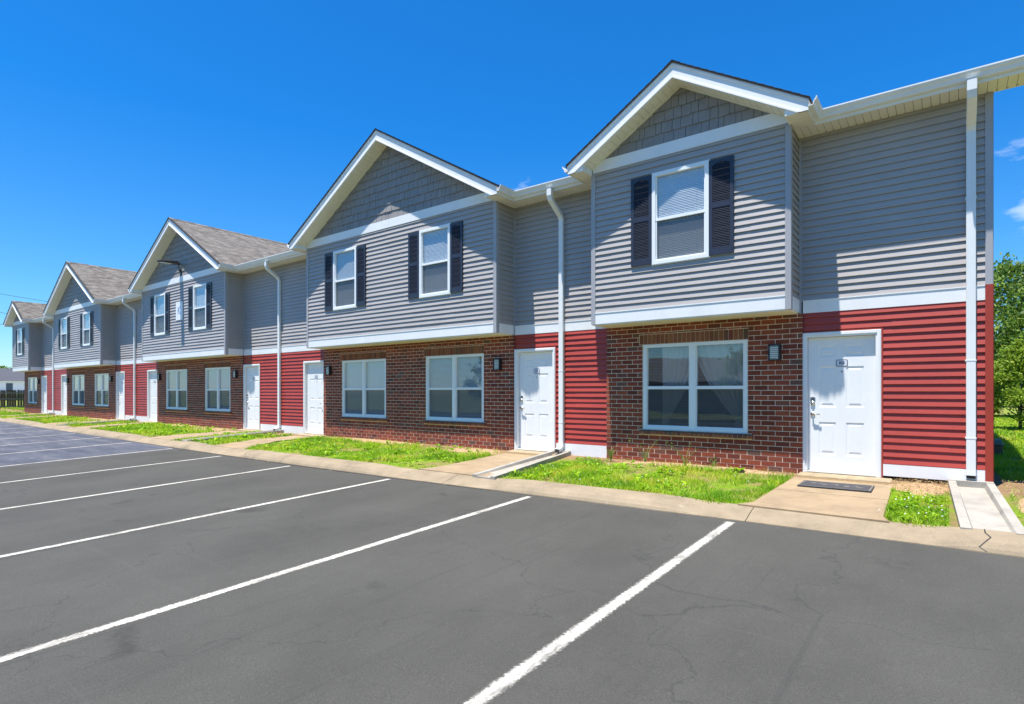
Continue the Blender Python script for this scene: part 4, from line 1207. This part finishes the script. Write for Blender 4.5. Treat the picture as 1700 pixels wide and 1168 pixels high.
# tall weeds against the brick
WL = ['bushy weed in the corner by the K8 brick wall, left of the first wide window', 'tall arching weed with a seed head under the left part of the K8 window', 'leaning seeded weed under the middle of the K8 window', 'small pale weed right of the leaning seeded one']
for i, (x, y, h, n) in enumerate(((-4.95, 9.5, .30, 26), (-4.3, 9.55, .44, 8), (-3.55, 9.5, .40, 7), (-3.1, 9.6, .22, 8))):
    m = MB(); q = random.Random(i)
    for k in range(n):
        a = q.uniform(0, 6.28); hh = h * q.uniform(.5, 1); l = hh * q.uniform(.2, .8); c, s = math.cos(a), math.sin(a) * .5 - .1
        pts = [(x + c * l * t ** 1.6, min(W - .08, y + s * l * t), -1.29 + hh * (t - .25 * t * t) / .75) for t in (0, .35, .7, 1)]
        w = .007
        for p0, p1, w0, w1 in zip(pts, pts[1:], (w, w * .9, w * .7), (w * .9, w * .7, .001)):
            m.quad([(p0[0] - w0, p0[1], p0[2]), (p0[0] + w0, p0[1] - .004, p0[2]), (p1[0] + w1, p1[1] - .004, p1[2]), (p1[0] - w1, p1[1], p1[2])], r=q.random())
        if k < 3 and i in (1, 2, 3):
            e = pts[-1]
            for j in range(12):
                m.quad([(e[0] + q.uniform(-.02, .02), e[1], e[2] + q.uniform(-.05, .05)) for _ in range(3)] + [e], r=.95)
    solo('weed', m, M['weed'], WL[i], 'weed', 'tall weeds growing at the foot of the brick wall', base=(x, y, -1.29))

# ------------------------------------------------------------------ trees
def tree(name, x, y, z, H, rad, trunkh, nleaf, ls, mat, label, seed, conical=False, group=None, lobes=26):
    rs = np.random.RandomState(seed); q = random.Random(seed)
    r = thing(name, (x, y, z), label, 'tree', group)
    m = MB(); top = z + H
    pts = [(x + .04 * math.sin(3 * t), y, z - .1 + (H * .85 + .1) * t) for t in np.linspace(0, 1, 7)]
    tr = max(.035, H * .018); m.tube(pts, [tr * (1 - .85 * k / 6) for k in range(7)], 8)
    C = []
    for k in range(lobes):
        t = q.uniform(.02, 1); zc = z + trunkh + (H - trunkh) * t
        prof = (1 - t) ** .75 * (.35 + .65 * min(1, t / .12)) if conical else math.sin(math.pi * min(.97, .12 + .83 * t)) ** .8
        a = k * 2.4 + q.uniform(-.5, .5); rr = rad * prof * q.uniform(.45, .9)
        c = (x + math.cos(a) * rr, y + math.sin(a) * rr, zc); s = rad * (.20 + .24 * q.random()) * (.55 + .45 * prof)
        C.append((c, s))
        st = (x, y, max(z + trunkh * .8, zc - rr * .6)); m.tube([st, ((st[0] + c[0]) / 2, (st[1] + c[1]) / 2, (st[2] + c[2]) / 2 + .05 * rr), c], [tr * .4, tr * .25, tr * .08], 5)
    part('trunk', m, M['bark'], r)
    per = nleaf // lobes; P = []
    for c, s in C:
        d = rs.normal(size=(per, 3)); d /= np.linalg.norm(d, axis=1)[:, None]; rad_ = s * (rs.rand(per) ** .4) * (1 + .25 * rs.normal(size=per))
        # twiggy sub-clumps
        sub = rs.normal(size=(14, 3)); sub /= np.linalg.norm(sub, axis=1)[:, None]; idx = rs.randint(0, 14, per)
        d = d * .45 + sub[idx] * .75
        P.append(np.array(c) + d * rad_[:, None] * np.array((1, 1, .8)))
    P = np.concatenate(P); n = len(P)
    u = rs.normal(size=(n, 3)); u /= np.linalg.norm(u, axis=1)[:, None]; w = np.cross(u, rs.normal(size=(n, 3))); w /= np.linalg.norm(w, axis=1)[:, None]
    L = ls * rs.uniform(.6, 1.3, n)[:, None]
    V = np.stack([P - u * L, P + w * L * .45, P + u * L, P - w * L * .45], 1).reshape(-1, 3); k = np.arange(n) * 4
    F = np.stack([k, k + 1, k + 2, k + 3], 1)
    bulk('crown', V, F, np.clip(rs.normal(.5, .25, n), 0, 1), [mat], parent=r, off=np.array(r.location))
    return r
tree('small_tree', 2.0, 27.0, -1.36, 3.1, 1.45, .40, 26000, .06, M['leafA'], 'small bright green tree on the lawn right of the building', 3, conical=True, lobes=44)
tree('broadleaf_tree', 3.4, 42, -1.42, 8.3, 4.6, 1.3, 30000, .13, M['leafB'], 'tall dark green tree rising behind the small bright one', 5, lobes=70)
tree('broadleaf_tree', 9.6, 47, -1.42, 9.0, 4.6, 1.4, 14000, .15, M['leafA'], 'lighter tree at the right edge behind the tall dark one', 8, lobes=34)
0 and tree('broadleaf_tree', -1.8, 55, -1.45, 8.0, 4.0, 1.4, 9000, .16, M['leafB'], 'farther tree partly hidden by the building corner', 9, lobes=30)
q = random.Random(4)
m = MB()
for i in range(5):
    x = -2 + i * 7; tree('hedgerow_tree', x, 75 + q.uniform(-6, 6), -1.5, q.uniform(6, 8.5), 4.5, .6, 4500, .26, M['leafB'], 'distant tree in the row beyond the right hand lawn', 60 + i, group='distant trees beyond the lawn', lobes=22)
for i, (x, y, h) in enumerate(((-176, 35, 7.0), (-165, 30, 6.6), (-158, 44, 6.8), (-185, 46, 7.2))):
    tree('distant_tree', x, y, -1.6, h, 6, .8, 3000, .45, M['leafB'], 'distant dark tree just showing above the far house roof', 80 + i, group='distant trees behind the far house', lobes=18)
# lamp post on the right
r = thing('lamp_post', (3.25, 38.0, -1.42), 'thin grey lamp post standing before the tall tree', 'lamp post')
m = MB(); m.tube([(3.25, 38, -1.42), (3.25, 38, 3.75)], [.075, .055], 8); part('pole', m, M['galv'], r)
m = MB(); m.box(3.2, 3.95, 37.9, 38.1, 3.70, 3.82); part('lamp_head', m, M['galv'], r)
# utility box beside the end wall
r = thing('utility_box', (.95, 16.0, -1.33), 'low utility box with a dark green lid beside the end of the building', 'utility box')
m = MB(); m.box(.50, .90, 15.7, 16.3, -1.36, -1.12); part('box_body', m, M['utilityside'], r, bevel=.01)
m = MB(); m.hexa([(.48, 15.66, -1.12), (.93, 15.66, -1.12), (.93, 16.34, -1.12), (.48, 16.34, -1.12), (.52, 15.7, -1.02), (.88, 15.7, -1.02), (.88, 16.3, -1.02), (.52, 16.3, -1.02)]); part('lid', m, M['utility'], r, bevel=.015)

# ------------------------------------------------------------------ far left: fence, house, cables
def fence():
    r = thing('wooden_fence', (-58, 10, -1.5), 'dark weathered board fence beyond the far end of the building', 'fence')
    q = random.Random(9); m = MB(); y = 3.0
    while y < 24:
        w = .135; h = .16 + q.uniform(-.03, .03); g = q.choice((.012, .012, .03, .07))
        poly = [(y, -1.55), (y + w, -1.55), (y + w, h - .05), (y + w - .035, h), (y + .035, h), (y, h - .05)]
        n = len(m.v); m.v += [(-58.0, a, b) for a, b in poly] + [(-58.02, a, b) for a, b in poly]
        m.f.append(tuple(range(n, n + 6))); m.m.append(0); m.r.append(0); m.f.append(tuple(range(n + 11, n + 5, -1))); m.m.append(0); m.r.append(0)
        for i in range(6): m.f.append((n + i, n + 6 + i, n + 6 + (i + 1) % 6, n + (i + 1) % 6)); m.m.append(0); m.r.append(0)
        y += w + g
    part('board', m, M['fencewood'], r)
    m = MB()
    for z in (-1.15, -.55, -.08): m.box(-57.998, -57.95, 3, 24, z - .045, z + .045)
    part('rail', m, simple('fence_rail', (.20, .18, .15), .8, var=.3), r)
    y = 3.2
    while y < 24:
        m = MB(); m.box(-57.949, -57.83, y, y + .12, -1.6, .12); part('post', m, M['fencewood'], r); y += 2.4
fence()
hx0, hx1, hy0, hy1 = -138, -118, 14, 40
r = thing('far_house', (-128, 27, -1.6), 'pale house with a grey hipped roof beyond the board fence', 'house')
m = MB(); m.box(hx0, hx1, hy0, hy1, -1.7, 1.75); part('wall', m, M['housewhite'], r)
m = MB(); e = .6; zz0, zz1 = 1.7, 4.0
A = [(hx0 - e, hy0 - e, zz0), (hx1 + e, hy0 - e, zz0), (hx1 + e, hy1 + e, zz0), (hx0 - e, hy1 + e, zz0)]; t1, t2 = (-128, hy0 + 9, zz1), (-128, hy1 - 9, zz1)
m.quad([A[0], A[1], t1]); m.quad([A[1], A[2], t2, t1]); m.quad([A[2], A[3], t2]); m.quad([A[3], A[0], t1, t2]); m.quad(A[::-1])
part('roof', m, M['farroof'], r)
for y in np.arange(hy0 + 1.5, hy1, 2.6):
    m = MB(); m.box(hx1 - .05, hx1 + .04, y, y + .8, .0, 1.35); wn = part('window', m, simple('far_pane', (.05, .07, .10), .2), r)
m = MB(); m.box(hx1 + .0, hx1 + 3.4, hy0 + 4, hy1 - 3, -.35, -.15); part('porch_roof', m, M['white'], r)
for k, (y0, z0, y1, z1) in enumerate(((2, 12.5, 60, 9.0), (2, 11.2, 60, 6.0), (2, 9.2, 60, 7.6))):
    m = MB(); pts = [(-85 - 3 * k, y0 + (y1 - y0) * t, z0 + (z1 - z0) * t - 3.2 * t * (1 - t)) for t in np.linspace(0, 1, 16)]
    m.tube(pts, .022, 5); solo('overhead_cable', m, M['wire'], ('topmost', 'middle', 'lowest')[k] + ' of the thin overhead cables at the far left', 'cable', 'overhead cables at the far left', base=pts[0])

# ------------------------------------------------------------------ across the car park (seen mirrored in the panes)
r = thing('opposite_building', (-8, -34, -2.0), 'low grey building across the car park, seen only mirrored in the windows', 'building')
m = MB(); m.box(-40, 26, -44, -34, -2.2, 1.1); part('wall', m, M['brick'], r)
m = MB(); m.quad([(-41, -33.2, 1.0), (27, -33.2, 1.0), (27, -39, 3.6), (-41, -39, 3.6)]); m.quad([(-41, -45, 1.0), (27, -45, 1.0), (27, -39, 3.6), (-41, -39, 3.6)]); part('roof', m, M['farroof'], r)
for i, x in enumerate((-34, -27, -20.5, -11, -3.5, 5, 14)):
    tree('car_park_tree', x, -21 - 3 * (i % 2), -2.0, (5.4, 4.6, 6.2, 5.0, 6.4, 4.8, 6)[i], 2.6, 1.6, 3000, .17, M['leafB'], 'tree across the car park, seen only mirrored in the windows', 120 + i, group='trees across the car park', lobes=20)
m = MB(); m.box(-75, 40, -16.0, -15.7, -1.95, -1.75)
struct('far_kerb', m, M['concrete'])

# ------------------------------------------------------------------ light, sky, camera
w = bpy.data.worlds.new('World'); SC.world = w; w.use_nodes = True; nt = w.node_tree; bg = nt.nodes['Background']
sx_, sy_, sz_ = -.2, -1., 3.9
el = math.atan2(sz_, math.hypot(sx_, sy_))
sky = N(nt, 'ShaderNodeTexSky'); sky.sky_type = 'NISHITA'; sky.sun_disc = False; sky.sun_elevation = el; sky.sun_rotation = math.atan2(sx_, sy_)
sky.air_density = 1.0; sky.dust_density = .25; sky.ozone_density = 3.0; sky.altitude = 200
hs = N(nt, 'ShaderNodeHueSaturation'); hs.inputs['Saturation'].default_value = 1.12; hs.inputs['Value'].default_value = 1.0
nt.links.new(sky.outputs[0], hs.inputs['Color'])
tc = N(nt, 'ShaderNodeTexCoord'); gen = tc.outputs['Generated']
sep = N(nt, 'ShaderNodeSeparateXYZ'); nt.links.new(gen, sep.inputs[0])
mp = N(nt, 'ShaderNodeMapping'); mp.inputs['Scale'].default_value = (1, 1, 2.6); nt.links.new(gen, mp.inputs[0])
cn = noise(nt, mp.outputs[0], 5.5, 9, .62)
# wisps only in a few directions
def lobe(d, width):
    d = np.array(d, float); d /= np.linalg.norm(d)
    dt = N(nt, 'ShaderNodeVectorMath', operation='DOT_PRODUCT'); nt.links.new(gen, dt.inputs[0]); dt.inputs[1].default_value = tuple(d)
    mr_ = N(nt, 'ShaderNodeMapRange'); mr_.inputs['From Min'].default_value = math.cos(math.radians(width)); mr_.inputs['From Max'].default_value = 1
    nt.links.new(dt.outputs['Value'], mr_.inputs[0]); return mr_.outputs[0]
s_, c_ = math.sin(math.radians(37.35)), math.cos(math.radians(37.35))
def pixdir(px, py):
    u = (px - 850) / 950; v = (650 - py) / 950; return (-s_ + u * c_, c_ + u * s_, v)
tot = None
for d, wd in ((pixdir(858, 312), 3.2), (pixdir(1700, 268), 3.5), (pixdir(1690, 388), 4), ((-.55, -.8, .42), 24), ((.1, -.9, .5), 16)):
    l = lobe(d, wd)
    if tot is None: tot = l
    else:
        mx_ = N(nt, 'ShaderNodeMath', operation='MAXIMUM'); nt.links.new(tot, mx_.inputs[0]); nt.links.new(l, mx_.inputs[1]); tot = mx_.outputs[0]
ad = N(nt, 'ShaderNodeMath', operation='MULTIPLY_ADD'); nt.links.new(tot, ad.inputs[0]); ad.inputs[1].default_value = .17; nt.links.new(cn, ad.inputs[2])
cf = ramp(nt, ad.outputs[0], [(.64, G3(0)), (.90, G3(.7))])
th = N(nt, 'ShaderNodeMath', operation='MULTIPLY'); nt.links.new(cf, th.inputs[0])
gt0 = N(nt, 'ShaderNodeMath', operation='GREATER_THAN'); nt.links.new(tot, gt0.inputs[0]); gt0.inputs[1].default_value = 0
sm = N(nt, 'ShaderNodeMapRange'); sm.inputs['From Max'].default_value = .35; nt.links.new(tot, sm.inputs[0])
nt.links.new(sm.outputs[0], th.inputs[1])
tc_ = ramp(nt, sep.outputs['Z'], [(0, (.78, .96, 1.08)), (.10, (.50, .92, 1.18)), (.40, (.13, .85, 1.36))])
tint = mix(nt, 1.0, hs.outputs[0], tc_, 'MULTIPLY')
cc = mix(nt, th.outputs[0], tint, (9, 9.4, 10))
nt.links.new(cc, bg.inputs['Color']); bg.inputs['Strength'].default_value = .083
sd = bpy.data.lights.new('sun', 'SUN'); sd.energy = 5; sd.angle = math.radians(.5); sd.color = (1, .955, .88)
so = bpy.data.objects.new('sun', sd); COL.objects.link(so)
from mathutils import Vector
so.rotation_euler = Vector((sx_, sy_, sz_)).to_track_quat('Z', 'Y').to_euler(); so.location = (0, 0, 30)
cd = bpy.data.cameras.new('camera'); cam = bpy.data.objects.new('camera', cd); COL.objects.link(cam); SC.camera = cam
cam.location = (0, 0, ZO); cam.rotation_euler = (math.radians(90), 0, math.radians(37.35))
cd.sensor_width = 36; cd.lens = 36 * 950 / 1700; cd.shift_y = 66 / 1700; cd.clip_end = 2000; cd.clip_start = .05
vs = SC.view_settings; vs.view_transform = 'Standard'; vs.look = 'None'; vs.exposure = .92; vs.gamma = 1
SC.render.engine = 'CYCLES'; SC.render.resolution_x = 1024; SC.render.resolution_y = 704
SC.cycles.max_bounces = 8; SC.cycles.transparent_max_bounces = 12
